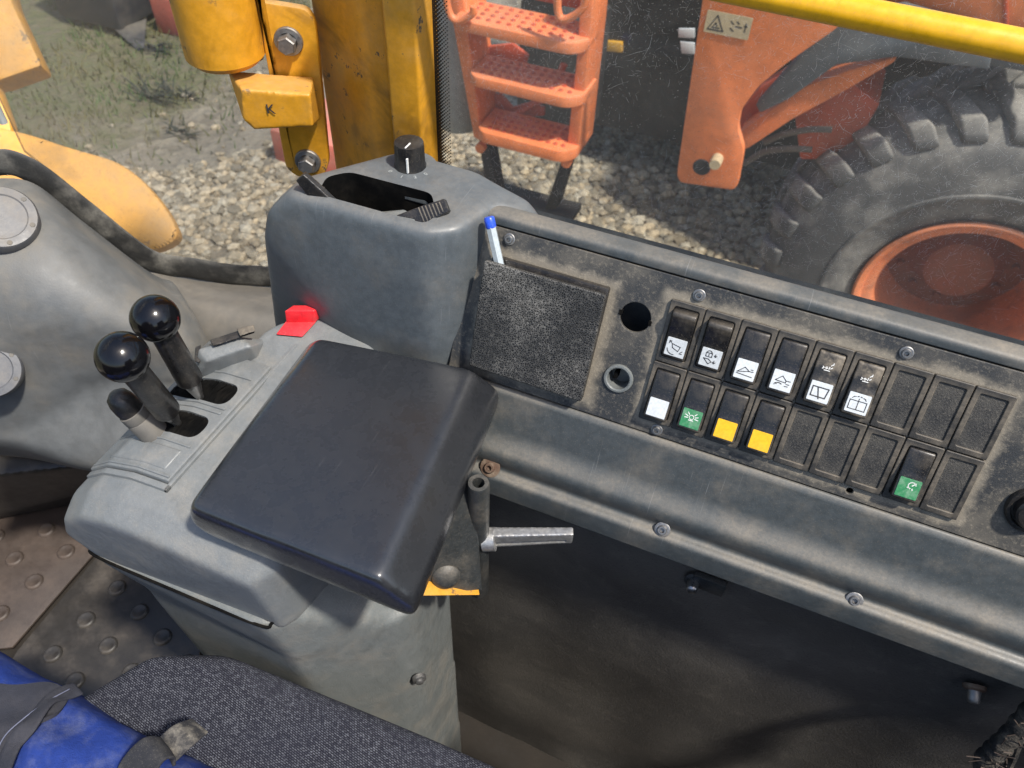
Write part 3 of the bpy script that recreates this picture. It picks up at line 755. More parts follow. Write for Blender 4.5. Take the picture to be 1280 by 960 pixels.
for ch, a in (('0', -125), ('1', -85), ('2', -50), ('0', -20)):
    m_ = text_mesh(ch, .0048, .0001); aa = math.radians(a)
    m_.transform(Matrix.Translation((kp.x+.0172*math.cos(aa), kp.y+.0172*math.sin(aa), zt+.0002)) @ Matrix.Rotation(aa+math.pi/2, 4, 'Z'))
    link('scale_mark', m_, 'pale_grey', pl)

# pen in the pocket
pe0 = Vector(fp(-.1165, -.030, .009)); pe1 = Vector(aY(611, 271, .437)); ax = (pe1-pe0).normalized(); Lp = (pe1-pe0).length
pen = thing('ballpoint_pen', pe0, 'clear ballpoint pen with blue end cap sticking out of the pocket', 'pen')
Fm = frame(pe0, ax)
bm = bm_new(); lathe(bm, [(0, 0), (.0038, 0), (.0038, Lp-.006), (.0030, Lp-.006)], Fm, 6); link('barrel', bm_mesh(bm, sharp=20), 'clear_plastic', pen)
bm = bm_new(); lathe(bm, [(.0036, Lp-.008), (.0039, Lp-.007), (.0039, Lp-.001), (.0032, Lp), (0, Lp)], Fm, 20); link('end_cap', bm_mesh(bm), 'pen_blue', pen)

# ================================================================ LINING under the dashboard
lin = thing('side_lining', (.15, .41, 0), 'dirty dark lining board below the dashboard with stains and two fixing bolts', 'lining')
def lin_disp(p):
    x, y, z = p
    w = .0022*math.sin(x*21+z*9)+.0018*math.sin(z*26-x*13)+.0010*math.sin(x*57+1.3)
    return (x, y+w*(1 if z < .62 else .3), z)
bm = bm_new(); net = [[(x, .398+max(0, .62-z)*.035, z) for x in (-.42, -.2, 0, .2, .4, .75)] for z in (.73, .62, .45, .25, .08, -.02)]
patch(bm, net, 9, lin_disp)
me = modmesh(bm_mesh(bm), [('SOLIDIFY', dict(thickness=.012, offset=0))], sharp=60); link('board', me, 'lining', lin)
for i, (px, py) in enumerate(((866, 731), (1218, 865))):
    p = Vector(aY(px, py, .382))
    b = bm_new(); Fm = frame(p+Vector((0, .006, 0)), (0, -.92, .15) if i == 0 else (.1, -.85, -.35))
    lathe(b, [(0, 0), (.0052, 0), (.0052, .011), (.0042, .0135), (.0025, .0145), (0, .0145)], Fm, 16)
    bo = link('fixing_bolt', bm_mesh(b, sharp=40), 'steel' if i == 0 else 'zinc', lin)
    b = bm_new(); lathe(b, [(.0052, 0), (.0085, 0), (.0085, .003), (.0062, .0045), (.0052, .0045)], Fm, 20); link('washer', bm_mesh(b), 'rusty' if i else 'casting', bo)
    if i == 0:
        b = bm_new(); box(b, p+Vector((.012, .004, .004)), (.028, .006, .018), bev=.001); link('clip', bm_mesh(b), 'casting', bo)
# braided hose, lower right corner
hose = thing('braided_hose', aY(1270, 950, .36), 'frayed black braided hose in the lower right corner', 'hose')
b = bm_new(); path = catmull([(.20, .33, .02), (.235, .335, .28), aY(1205, 985, .345), aY(1232, 950, .352), aY(1262, 922, .36), aY(1300, 880, .372), aY(1340, 850, .378), (.42, .385, .66), (.50, .395, .70)], 10)
tube(b, path, [.0085+.0008*math.sin(i*1.9) for i in range(len(path))], 14); link('hose_sheath', bm_mesh(b), 'hose_dark', hose)
b = bm_new(); rg = random.Random(4)
for k in range(60):
    i = rg.randrange(18, 52); p = Vector([float(c) for c in path[i]])+Vector((rg.uniform(-.007, .007), -.007+rg.uniform(-.002, .002), rg.uniform(-.007, .007)))
    tube(b, [p, p+Vector((rg.uniform(-.012, .012), -.002, rg.uniform(-.012, .012)))], .0005, 4)
tag(link('loose_strands', bm_mesh(b), 'mat_rubber', hose), kind='stuff')
hb = bm_new(); path2 = catmull([aY(1240, 990, .35), aY(1262, 955, .355), aY(1272, 930, .356)], 6); tube(hb, path2, .0035, 8); link('thin_branch', bm_mesh(hb), 'hose_dark', hose)

# ================================================================ LEVER CONSOLE
con = thing('lever_console', (-.28, .31, 0), 'pale grey lever console with two ball levers and a red switch, beside the armrest', 'console')
KX, KZ = .16, .20
SH_ = Matrix(((1, KX, 0, -KX*.2), (0, 1, 0, 0), (0, KZ, 1, -KZ*.2), (0, 0, 0, 1)))      # the console top rises and narrows towards the window
def cpl(px, py, dz=0): return onp(px, py, (0, .2, .747+dz), (0, -KZ, 1))
def unsh(p): return np.array((p[0]-KX*(p[1]-.2), p[1], p[2]-KZ*(p[1]-.2)))
def sh(me): me.transform(SH_); return me
TX = [-.462, -.4560, -.4460, -.4200, -.3900, -.3600, -.3300]; TZ = [.672, .690, .7150, .7350, .7450, .7475, .7475]
def topz(x): return float(np.interp(x, TX, TZ))
bm = bm_new()
def xsec(y, k=0): return [(x+k, y, z-k*.25) for x, z in zip(TX[1:], TZ[1:])]+[(-.262, y, .7475-k*.25), (-.250, y, .735), (-.250, y, .657), (-.440+k, y, .657)]
hull(bm, xsec(.212)+xsec(.360)+[(x*.97-.010, .1925, z-.010) for x, z in zip(TX[1:], TZ[1:])]+[(-.262, .1925, .734), (-.255, .200, .656), (-.425, .1925, .657), (-.258, .196, .72)])
hull(bm, [(-.340+.062*math.cos(a), .368+.048*math.sin(a), z) for a in np.linspace(0, 2*math.pi, 24) for z in (.66, .732)]+[(-.340+.050*math.cos(a), .368+.037*math.sin(a), .7500) for a in np.linspace(0, 2*math.pi, 20)])
me = sh(mould(bm, .0019, 26, sharp=60))
for v in me.vertices:      # the seam towards the lower cover stays level
    if v.co.z < .69: v.co.z = v.co.z-KZ*(v.co.y-.2)*min(1, (.69-v.co.z)/.02)
up_cover = link('upper_cover', me, 'console', con)
def strip(bm, y0, y1, x0, x1, h, n=14):
    xs = np.linspace(x0, x1, n)
    poly = [(x, y0, topz(x)+h) for x in xs]+[(x, y0, topz(x)-.006) for x in xs[::-1]]
    prism(bm, poly, (0, y1-y0, 0))
cb = bm_new()
SL = [unsh(cpl(221, 528)), unsh(cpl(258, 488))]
def slot_poly(c, g=0): return arc_fillet([(c[0]-.040-g, c[1]-.0075-g, 0), (c[0]-.012, c[1]-.0108-g, 0), (c[0]+.027+g, c[1]-.0100-g, 0), (c[0]+.027+g, c[1]+.0100+g, 0), (c[0]-.012, c[1]+.0108+g, 0), (c[0]-.040-g, c[1]+.0075+g, 0)], .0095, 6)
for c in SL: prism(cb, [(p[0], p[1], .66) for p in slot_poly(c)], (0, 0, .2))
cut = cutter(cb)
b = bm_new(); strip(b, .2310, .3450, -.4460, -.3590, .0050, 40)
me = modmesh(bm_mesh(b), [('BEVEL', dict(width=.0016, segments=2, limit_method='ANGLE', angle_limit=.6)), ('BOOLEAN', dict(operation='DIFFERENCE', object=cut, solver='EXACT'))], sharp=35)
link('lever_strip', sh(me), 'console', con); bpy.data.objects.remove(cut)
BV = [('BEVEL', dict(width=.0007, segments=2, limit_method='ANGLE', angle_limit=.6))]
for y0, w_, x0, x1 in ((.2330, .0018, -.4440, -.3600), (.2595, .0016, -.4420, -.3640), (.2920, .0022, -.4420, -.3640), (.2965, .0018, -.4420, -.3640), (.3270, .0018, -.4420, -.3640)):
    b = bm_new(); strip(b, y0, y0+w_, x0, x1, .0064, 22)
    link('rib', sh(modmesh(bm_mesh(b), BV)), 'console', con)
b = bm_new(); strip(b, .2380, .2560, -.4280, -.3680, .0060, 22)
link('label_field', sh(modmesh(bm_mesh(b), [('BEVEL', dict(width=.0030, segments=3, limit_method='ANGLE', angle_limit=.6))])), 'console', con)
for i, c in enumerate(SL):
    b = bm_new(); rg = random.Random(i+2)
    for k in range(520):
        s_ = rg.choice((-1, 1)); x = c[0]+rg.uniform(-.039, .026); y = c[1]+s_*.0100
        z = topz(x)+.0036+rg.uniform(-.0015, .0008)
        e = Vector((x+rg.uniform(-.003, .003), c[1]+rg.uniform(-.004, .004), z+rg.uniform(-.0010, .0015)))
        a = Vector((x, y, z)); w_ = .0004
        v = [b.verts.new(a+Vector((-w_, 0, 0))), b.verts.new(a+Vector((w_, 0, 0))), b.verts.new(e+Vector((0, 0, .0004)))]; b.faces.new(v)
    tag(link('slot_brush', sh(bm_mesh(b)), 'brush', con), kind='stuff')
    b = bm_new(); strip(b, c[1]-.0115, c[1]+.0115, c[0]-.041, c[0]+.028, .0018, 20); link('slot_floor', sh(bm_mesh(b)), 'hole_black', con)
b = bm_new(); tube(b, catmull([(-.4355, .205, .6640), (-.4345, .1985, .6640), (-.4270, .1915, .6640), (-.35, .1917, .6640), (-.2720, .1935, .6640), (-.2620, .1985, .6660), (-.2575, .208, .6740)], 6), .0013, 8); link('cover_seam', bm_mesh(b), 'hole_black', con)  # black bead painted for the dark gap between the covers
# levers
def lever(tip_px, foot_px, depth, ballr, dz, lab):
    kc = Vector(aD(*tip_px, depth)); ft = Vector(cpl(*foot_px, dz)); d = (kc-ft).normalized(); L = (kc-ft).length
    Fm = frame(ft, d)
    b = bm_new(); lathe(b, [(0, -.010), (.0030, -.010), (.0032, 0), (.0062, .013), (.0070, .020), (.0070, .0215)], Fm, 24)
    lv = link('control_lever', bm_mesh(b), 'steel', con, label=lab)
    b = bm_new(); lathe(b, [(.0060, .0185), (.0094, .0190), (.0100, .0205), (.0094, L-ballr*.80), (.0094, L-ballr*.6)], Fm, 28); link('sleeve', bm_mesh(b), 'black_plastic', lv)
    b = bm_new(); bmesh.ops.create_uvsphere(b, u_segments=48, v_segments=28, radius=ballr); bmesh.ops.transform(b, matrix=Fm @ Matrix.Translation((0, 0, L)), verts=b.verts[:])
    link('ball_knob', bm_mesh(b), 'ball', lv)
lever((153, 446), (220, 527), .535, .0174, .003, 'nearer ball lever')
lever((194, 398), (249, 495), .570, .0171, .003, 'farther ball lever')
# small capped button beside the levers
bp = Vector(aD(166, 515, .610)); Fm = frame(bp, (-.42, -.08, .90))
b = bm_new(); lathe(b, [(0, .022), (.004, .0215), (.008, .0185), (.0098, .013), (.0102, .006), (.0098, .0)], Fm, 28); cb_ = link('round_button', bm_mesh(b), 'black_plastic', con)
b = bm_new(); lathe(b, [(.0098, .0015), (.0108, .001), (.0108, -.006), (.0102, -.007), (.0108, -.008), (.0112, -.030)], Fm, 28); link('button_collar', bm_mesh(b), 'cowl_dark', cb_)
b = bm_new(); hull(b, [(x, y, z) for x, y in ((-.4320, .2015), (-.4245, .1962), (-.2660, .1985), (-.2600, .2050), (-.2600, .39), (-.42, .39)) for z in (.655, .672)]); link('seam_gap_shade', bm_mesh(b), 'hole_black', con)  # black ring stands in for the shade inside the cover gap
# raised housing with black slide switch
b = bm_new()
hull(b, [cpl(248, 437, .022), cpl(300, 421, .022), cpl(314, 433, .020), cpl(258, 452, .018), cpl(246, 446, .016)]+[cpl(246, 474, -.004), cpl(325, 452, -.004), cpl(338, 425, -.006), cpl(262, 425, -.012)])
link('switch_housing', mould(b, .0013, 8), 'console', con)
b = bm_new(); hull(b, [cpl(*p_, z) for p_ in ((262, 425), (314, 408), (319, 416), (266, 433)) for z in (.020, .0265)]); s1 = link('slide_switch', mould(b, .0009, 3), 'black_plastic', con)
b = bm_new(); hull(b, [cpl(*p_, z) for p_ in ((296, 411), (317, 406), (319, 414), (300, 420)) for z in (.0265, .031)]); link('slide_nub', mould(b, .0007, 2), 'bezel', s1)
b = bm_new(); hull(b, [cpl(*p_, z) for p_ in ((244, 434), (251, 431), (250, 454), (243, 452)) for z in (.000, .016)]); link('side_button', mould(b, .0009, 3), 'black_plastic', con)
# red latch
b = bm_new(); rp = [(358, 401), (396, 401), (378, 421), (345, 418)]
hull(b, [cpl(*p_, z) for p_ in rp for z in (-.004, .0055)])
rd = link('red_latch', modmesh(bm_mesh(b), [('BEVEL', dict(width=.0009, segments=2))]), 'red', con)
b = bm_new(); F1 = cpl(357, 404, .0045); F2 = cpl(394, 404, .0045); hull(b, [F1, F2]+[q+np.array(o_) for q in (F1, F2) for o_ in ((0, .0015, .0125), (.002, .011, .0120), (.002, .014, .0))])
link('latch_tab', modmesh(bm_mesh(b), [('BEVEL', dict(width=.0014, segments=3))]), 'red', rd)
b = bm_new(); strip(b, .225, .372, -.3590, -.3560, .0030, 4); link('border_rib', sh(modmesh(bm_mesh(b), BV)), 'console', con)
b = bm_new(); strip(b, .2250, .2300, -.4440, -.3560, .0030, 24); link('border_rib', sh(modmesh(bm_mesh(b), BV)), 'console', con)
# lower cover
bm = bm_new()
def ring(z, pts): return [(x, y, z) for x, y in pts]
hull(bm, ring(.667, [(-.438, .198), (-.428, .189), (-.268, .192), (-.256, .204), (-.256, .345), (-.42, .345)])+ring(.600, [(-.412, .205), (-.255, .200), (-.245, .212), (-.192, .262), (-.184, .278), (-.184, .345), (-.41, .345)]))
hull(bm, ring(.61, [(-.415, .204), (-.258, .200), (-.247, .211), (-.192, .261), (-.184, .277), (-.184, .345), (-.41, .345)])
     + ring(.48, [(-.382, .214), (-.245, .212), (-.230, .222), (-.190, .256), (-.184, .270), (-.184, .345), (-.36, .345)])
     + ring(.30, [(-.365, .220), (-.235, .212), (-.215, .220), (-.190, .245), (-.182, .262), (-.182, .345), (-.35, .345)])
     + ring(.0, [(-.36, .235), (-.235, .212), (-.205, .225), (-.182, .25), (-.174, .27), (-.174, .345), (-.36, .345)]))
link('lower_cover', mould(bm, .0030, 26, sharp=60), 'console_low', con)
b = bm_new(); p = Vector(aD(529, 848, .70))
# cover screw
_n = np.array((.64, -.77, .03)); Fm = frame(onp(524, 848, np.array((-.207, .2405, .48)), _n), _n)
lathe(b, [(0, -.002), (.0065, -.002), (.0065, .002), (.004, .003), (.004, .0045), (.0025, .0055), (0, .0055)], Fm, 20); link('cover_screw', bm_mesh(b), 'zinc', con)

# ================================================================ ARMREST
arm = thing('armrest', (-.14, .31, .60), 'black padded armrest on a dark cast bracket with grey clamp handle', 'armrest')
zp = .812
cor = [aZ(397, 422, zp), aZ(592, 461, zp), aZ(474, 724, zp), aZ(236, 630, zp)]
low_ = [aZ(388, 426, zp-.026), aZ(626, 486, zp-.026), aZ(518, 758, zp-.026), aZ(234, 644, zp-.026)]
cen = sum(cor)/4
bm = bm_new()
hull(bm, list(cor)+[cen+(p-cen)*1.02-np.array((0, 0, .006)) for p in cor]+list(low_)+[p*np.array((1, 1, 0))+np.array((0, 0, zp-.040)) for p in low_]+[(cen+(p-cen)*.94)*np.array((1, 1, 0))+np.array((0, 0, zp-.056)) for p in low_])
link('pad', mould(bm, .0022, 38, sharp=70), 'armrest', arm)
tb0 = Vector((-.138, .310, .622)); 
b = bm_new(); lathe(b, [(.0045, .150), (.0045, .156), (.0075, .156), (.0082, .154), (.0090, .0), (.0070, -.003), (0, -.003)], Matrix.Translation(tb0), 28); lathe(b, [(0, .11), (.0045, .11), (.0045, .150)], Matrix.Translation(tb0), 28)
link('bracket_tube', bm_mesh(b), 'casting', arm)
b = bm_new(); hull(b, [aD(592, 600, .585), aD(603, 738, .640), aD(585, 742, .632), aD(528, 738, .615), aD(480, 700, .590), aD(520, 600, .55), aD(592, 600, .600), aD(603, 738, .655), aD(528, 738, .635), aD(480, 700, .610)])
link('bracket_web', mould(b, .0012, 6), 'casting', arm)
b = bm_new(); p = Vector(aD(558, 722, .611)); lathe(b, [(0, .004), (.005, .0038), (.0085, .0025), (.011, 0), (.011, -.006)], frame(p, (.35, -.50, .25)), 24); link('bracket_bolt', bm_mesh(b), 'casting', arm)
b = bm_new(); yp = [aD(530, 728, .607), aD(585, 735, .634), aD(600, 744, .634), aD(522, 745, .600)]
prism(b, yp, (-.008, .012, .0), bev=.0006); link('yellow_plate', bm_mesh(b), 'yellow_worn', arm)
# clamp handle
h0 = Vector(aY(604, 672, .312)); h1 = Vector(aZ(716, 669, .716)); d = (h1-h0)
bm = bm_new(); side = Vector((-.35, .9, .0)).normalized()
def hs(t, up, sd): return h0+d*t+Vector((0, 0, up))+side*sd
def hseg(bm, t0, t1, u0, u1, s0, s1, ze): hull(bm, [hs(t, u, s_) for t, uu, ss in ((t0, (-u0+ze, u0), s0), (t1, (-u1+ze, u1), s1)) for u in uu for s_ in (-ss, ss)])
hseg(bm, 0, 1, .0085, .0062, .0045, .0036, .0)
cb = bm_new()
fr = Vector((.25, -.75, .2)).normalized()
hull(cb, [hs(t, u, -s_) for t, u0, u1 in ((.06, -.0058, -.001), (.93, -.0042, -.0008)) for u in (u0, u1) for s_ in (.0012, .02)])
cut = cutter(cb); me = modmesh(mould(bm, .0008, 5), [('BOOLEAN', dict(operation='DIFFERENCE', object=cut, solver='EXACT'))]); bpy.data.objects.remove(cut)
link('clamp_handle', me, 'alu', arm)
b = bm_new(); lathe(b, [(0, -.004), (.0095, -.004), (.0095, .006), (0, .006)], frame(h0+Vector((.004, 0, 0)), d), 24); link('clamp_boss', bm_mesh(b), 'alu', arm)

# ================================================================ SEAT
seat = thing('driver_seat', (-.2, 0, .30), 'grey woven fabric seat cushion at the lower edge of the picture', 'seat')
bm = bm_new()
hull(bm, [(-.410, .155, .525), (-.430, .11, .535), (-.44, -.25, .535), (.25, .194, .585), (-.34, .194, .550), (-.405, .11, .582), (-.375, .160, .586), (-.31, .188, .583), (-.05, .197, .583), (.25, -.35, .585), (-.35, -.35, .575),
          (-.38, .155, .46), (-.30, .182, .46), (.25, .186, .46), (-.38, -.35, .46), (.25, -.35, .46), (-.2, -.1, .588), (-.10, .05, .590)])
link('cushion', mould(bm, .005, 14, sharp=80), 'seat_fabric', seat)
bm = bm_new(); hull(bm, [(x+(z-.6)*.22, y, z) for z, w in ((.56, .24), (.85, .25), (1.12, .20)) for x in (.22, .32) for y in (-.06-w, -.06+w)]); link('unseen_backrest', mould(bm, .008, 10, sharp=80), 'seat_fabric', seat)  # backrest out of view, added to cut the light reaching the cab interior
bm = bm_new(); box(bm, (-.06, -.08, .40), (.50, .40, .13), bev=.01); box(bm, (-.06, -.08, .17), (.34, .30, .35), bev=.01); link('seat_base', bm_mesh(bm), 'black_plastic', seat)
b = bm_new(); hull(b, [aD(248, 812, .82), aD(262, 808, .84), aD(292, 826, .80), aD(294, 846, .78), aD(262, 840, .80), aD(247, 828, .80), aD(292, 826, .84), aD(262, 845, .84)]); link('adjuster_handle', mould(b, .002, 5), 'ball', seat)

# ================================================================ WORKWEAR on the seat
ww = thing('blue_workwear', (-.35, .06, .6), 'bright blue worn cloth with dark grey stitched panel and webbing loop over the seat', 'workwear')
BN = [[(x, y, z) for x, y, z in r] for r in (
    [(-.560, .118, .560), (-.470, .112, .566), (-.410, .112, .570), (-.350, .104, .574), (-.290, .106, .578), (-.220, .108, .582), (-.16, .108, .582)],
    [(-.560, .105, .640), (-.470, .100, .645), (-.415, .096, .640), (-.350, .093, .634), (-.290, .094, .630), (-.220, .095, .628), (-.16, .095, .628)],
    [(-.550, .070, .662), (-.470, .070, .668), (-.420, .070, .660), (-.350, .068, .654), (-.290, .067, .652), (-.220, .068, .650), (-.16, .068, .65)],
    [(-.550, .020, .665), (-.470, .020, .670), (-.420, .020, .668), (-.350, .018, .668), (-.290, .018, .666), (-.220, .018, .662), (-.16, .018, .66)],
    [(-.550, -.05, .640), (-.470, -.05, .645), (-.420, -.05, .650), (-.350, -.05, .650), (-.290, -.05, .650), (-.220, -.05, .645), (-.16, -.05, .645)])]
BN = [r+[(-.08, r[-1][1], min(r[-1][2], .625)), (-.02, r[-1][1]-.004, min(r[-1][2], .600))] for r in BN]
BN = [[(x, y+.006, z-.020-max(0, -x-.36)*.10) for x, y, z in r] for r in BN]
def cl(p):
    x, y, z = p; f_ = math.sin(x*60+3*math.sin(y*40))*math.cos(y*55+x*20); return (x, y, z+.0030*f_+.0018*math.sin(x*95+y*160+2*math.sin(x*45))+.0009*math.sin(x*230+y*110))
bm = bm_new(); patch(bm, BN, 10, cl); me = modmesh(bm_mesh(bm), [('SOLIDIFY', dict(thickness=.003, offset=-1))], sharp=80); blue = link('blue_cloth', me, 'blue_cloth', ww)
def net_offset(net, n, h, i0, i1, j0, j1):
    """sub-rectangle of the finely sampled cloth surface lifted by h"""
    cols = patch_pts(net, n); return cols
GC = patch_pts(BN, 10)      # GC[j][i]: j along x (0..60), i across (0..40)
def cpt(fx, fy, h=0):
    j = min(max(fx*(len(GC)-1), 0), len(GC)-1.001); i = min(max(fy*(len(GC[0])-1), 0), len(GC[0])-1.001)
    j0, i0 = int(j), int(i); a, b_ = j-j0, i-i0
    p = (GC[j0][i0]*(1-a)*(1-b_)+GC[j0+1][i0]*a*(1-b_)+GC[j0][i0+1]*(1-a)*b_+GC[j0+1][i0+1]*a*b_)
    q1 = GC[j0+1][i0]-GC[j0][i0]; q2 = GC[j0][i0+1]-GC[j0][i0]; nn = np.cross(q2, q1); nn /= np.linalg.norm(nn)+1e-9
    if nn[2] < 0: nn = -nn
    return Vector([float(c) for c in np.array(cl(p))+nn*h])
def near(px, py):
    """surface parameter of the cloth seen at a photograph pixel"""
    best = None; d = ray(px, py); d = d/np.linalg.norm(d)
    for a in np.linspace(0, 1, 61):
        for b_ in np.linspace(0, 1, 41):
            v = np.array(cpt(a, b_))-CAM; e = np.linalg.norm(v-d*(v @ d))
            if best is None or e < best[0]: best = (e, a, b_)
    return best[1:]
def cloth_strip(nm, line, width, h, m, parent, bulge=0, thick=.0018, n=10, px=True):
    """webbing laid over the cloth along a pixel line"""
    P_ = [cpt(*near(*q), h) for q in line]
    P_ = [Vector([float(c) for c in p]) for p in catmull([tuple(p) for p in P_], n)]
    bm = bm_new(); L = []; 
    for i, p in enumerate(P_):
        t = (P_[min(i+1, len(P_)-1)]-P_[max(i-1, 0)]).normalized(); s_ = t.cross(Vector((0, -.35, 1))).normalized()
        bz = bulge*math.sin(math.pi*i/(len(P_)-1))
        L.append([bm.verts.new(p+s_*width*k+Vector((0, 0, bz))) for k in (-.5, -.25, 0, .25, .5)])
    for a, b_ in zip(L, L[1:]):
        for k in range(4): bm.faces.new((a[k], a[k+1], b_[k+1], b_[k]))
    me = modmesh(bm_mesh(bm), [('SOLIDIFY', dict(thickness=thick, offset=1)), ('BEVEL', dict(width=.0004, segments=1, limit_method='ANGLE'))], sharp=50)
    return link(nm, me, m, parent)
# grey stitched panel: quad patch given by pixel corners
def cloth_panel(nm, rows, h, m, parent):
    net = [[tuple(cpt(*near(*q), h)) for q in r] for r in rows]
    bm = bm_new(); patch(bm, net, 8); me = modmesh(bm_mesh(bm), [('SOLIDIFY', dict(thickness=.003, offset=0))], sharp=60); return link(nm, me, m, parent)
gp = cloth_panel('grey_panel', [[(-40, 856), (15, 858), (60, 866), (88, 874)], [(-40, 890), (10, 890), (50, 893), (70, 893)], [(-40, 925), (0, 925), (28, 920), (40, 918)], [(-40, 965), (-12, 965), (2, 962), (12, 958)]], .0055, 'grey_cloth', ww)
cloth_strip('panel_hem', [(90, 876), (66, 890), (40, 914), (20, 940), (6, 972)], .013, .0085, 'grey_cloth', gp)
cloth_strip('stitch_line', [(80, 874), (56, 884), (30, 906), (8, 934), (-8, 962)], .0009, .0100, 'thread', gp, thick=.0006)
def web_patch(nm, rows, parent, m='webbing'):
    net = [[aZ(px, py, z) for px, py, z in r] for r in rows]
    bm = bm_new(); patch(bm, net, 8); me = modmesh(bm_mesh(bm), [('SOLIDIFY', dict(thickness=.0024, offset=0)), ('BEVEL', dict(width=.0005, segments=1, limit_method='ANGLE'))], sharp=50); return link(nm, me, m, parent)
lp_ = web_patch('webbing_loop', [[(136, 1000, 0.652), (150, 955, 0.658), (176, 925, 0.664), (196, 922, 0.658), (204, 930, 0.648)], [(160, 1005, 0.652), (170, 966, 0.659), (190, 938, 0.665), (208, 935, 0.659), (212, 944, 0.648)], [(184, 1010, 0.652), (190, 978, 0.659), (204, 952, 0.666), (217, 948, 0.659), (218, 958, 0.648)]], ww)
web_patch('webbing_tab', [[(196, 926, 0.650), (216, 908, 0.655), (240, 899, 0.644)], [(208, 938, 0.651), (228, 920, 0.656), (250, 908, 0.644)], [(220, 952, 0.650), (240, 933, 0.654), (260, 916, 0.642)]], ww, 'webbing_dirty')
# ================================================================ CAB PILLAR, RAIL, WINDOWS
pil = thing('cab_pillar', (-.38, .62, .55), 'yellow painted cab corner pillar with scuffed paint behind the vent tower', 'pillar')
b = bm_new(); prism(b, [(-.341, .5710, .50), (-.311, .5715, .50), (-.3095, .6080, .50), (-.341, .612, .50)], (0, 0, 1.1), bev=.0028, seg=3); link('window_post', bm_mesh(b), 'yellow', pil)
b = bm_new(); prism(b, [(-.352, .600, .50), (-.385, .6050, .50), (-.452, .630, .50), (-.462, .690, .50), (-.405, .72, .50), (-.350, .68, .50)], (0, 0, 1.1), bev=.009, seg=4); link('outer_post', bm_mesh(b), 'yellow', pil)
b = bm_new(); prism(b, [(-.3455, .604, .50), (-.3365, .604, .50), (-.3365, .66, .50), (-.3555, .66, .50)], (0, 0, 1.1)); link('joint_strip', bm_mesh(b), 'rusty', pil)

# hinge bracket bolted to the outside of the pillar
brk = thing('hinge_bracket', (-.47, .60, .75), 'yellow steel hinge bracket with two hexagon bolts and a K marked block', 'bracket')
BN_ = Vector((.36, -.93, .0)).normalized()         # bracket plate normal (towards the operator)
bp0 = Vector((-.435, .6130, .85))
def bpt(px, py, off=0): return onp(px, py, np.array(bp0+BN_*off), np.array(BN_))
pl_ = [bpt(*q, .012) for q in ((318, -60), (322, 2), (384, 12), (394, 30), (403, 120), (411, 205), (404, 222), (372, 222), (357, 210), (346, 150), (330, 60))]
b = bm_new(); prism(b, arc_fillet([tuple(p) for p in pl_], .006, 3), tuple(-BN_*.010), bev=.0015); link('plate', bm_mesh(b), 'yellow', brk)
def pt_off(px, py, off): return Vector([float(c) for c in bpt(px, py, off)])
b = bm_new()
tp = [pt_off(288, 95, .030), pt_off(386, 102, .045)]
f0 = [pt_off(302, 112, .058), pt_off(388, 118, .058), pt_off(392, 158, .058), pt_off(318, 162, .058), pt_off(304, 150, .058)]
bk = [pt_off(284, 88, .016), pt_off(392, 96, .016), pt_off(400, 150, .014), pt_off(320, 152, .014)]
hull(b, f0+bk); blk = link('stop_block', mould(b, .0018, 5), 'yellow', brk, label='stop block marked with a handwritten K')
km = text_mesh('K', .013, .0002); km.transform(frame(pt_off(338, 137, .0592), BN_)); link('letter_mark', km, 'ink', blk)
b = bm_new(); c0 = pt_off(283, 70, .012); lathe(b, [(0, -.003), (.030, -.003), (.036, .003), (.0365, .20), (0, .20)], frame(c0, (0, 0, 1)), 40); link('hinge_barrel', bm_mesh(b), 'yellow', brk)
b = bm_new(); hull(b, [pt_off(318, -40, .006), pt_off(330, -40, .006), pt_off(330, 75, .006), pt_off(290, 88, .000), pt_off(262, 70, .0), pt_off(262, -40, .0), pt_off(330, 75, -.02), pt_off(262, 70, -.03), pt_off(262, -40, -.03), pt_off(330, -40, -.02)]); link('hinge_web', mould(b, .003, 4), 'yellow', brk)
hexm = bm_new(); lathe(hexm, [(.0, .010), (.0075, .010), (.0086, .0088), (.0086, 0)], n=6); hexme = bm_mesh(hexm, sharp=20)
hexm = bm_new(); lathe(hexm, [(.0085, .0035), (.0125, .0032), (.0132, .002), (.0132, 0), (0, 0)], n=32); wash = bm_mesh(hexm, sharp=30)
hexm = bm_new(); lathe(hexm, [(0, .0145), (.004, .0145), (.0048, .0135), (.0048, .010)], n=20); stud = bm_mesh(hexm)
for px, py in ((361, 51), (385, 201)):
    Fm = frame(pt_off(px, py, .012), BN_)
    bo = link('washer', wash, 'zinc', brk, Fm); link('bolt_head', hexme, 'zinc', bo, Matrix.Translation((0, 0, .003)) @ Matrix.Rotation(.35, 4, 'Z'))
# yellow grab rail across the window
ra = Vector(aY(960, -6, .565)); rb = Vector(aY(1280, 58, .565)); dd = (rb-ra)
rail = thing('grab_rail', ra, 'glossy yellow round grab rail crossing the top right of the window', 'rail')
b = bm_new(); tube(b, [ra-dd*2.0, ra-dd*.3, ra, rb, rb+dd*6.0], .0098, 28); link('tube', bm_mesh(b), 'yellow_rail', rail)

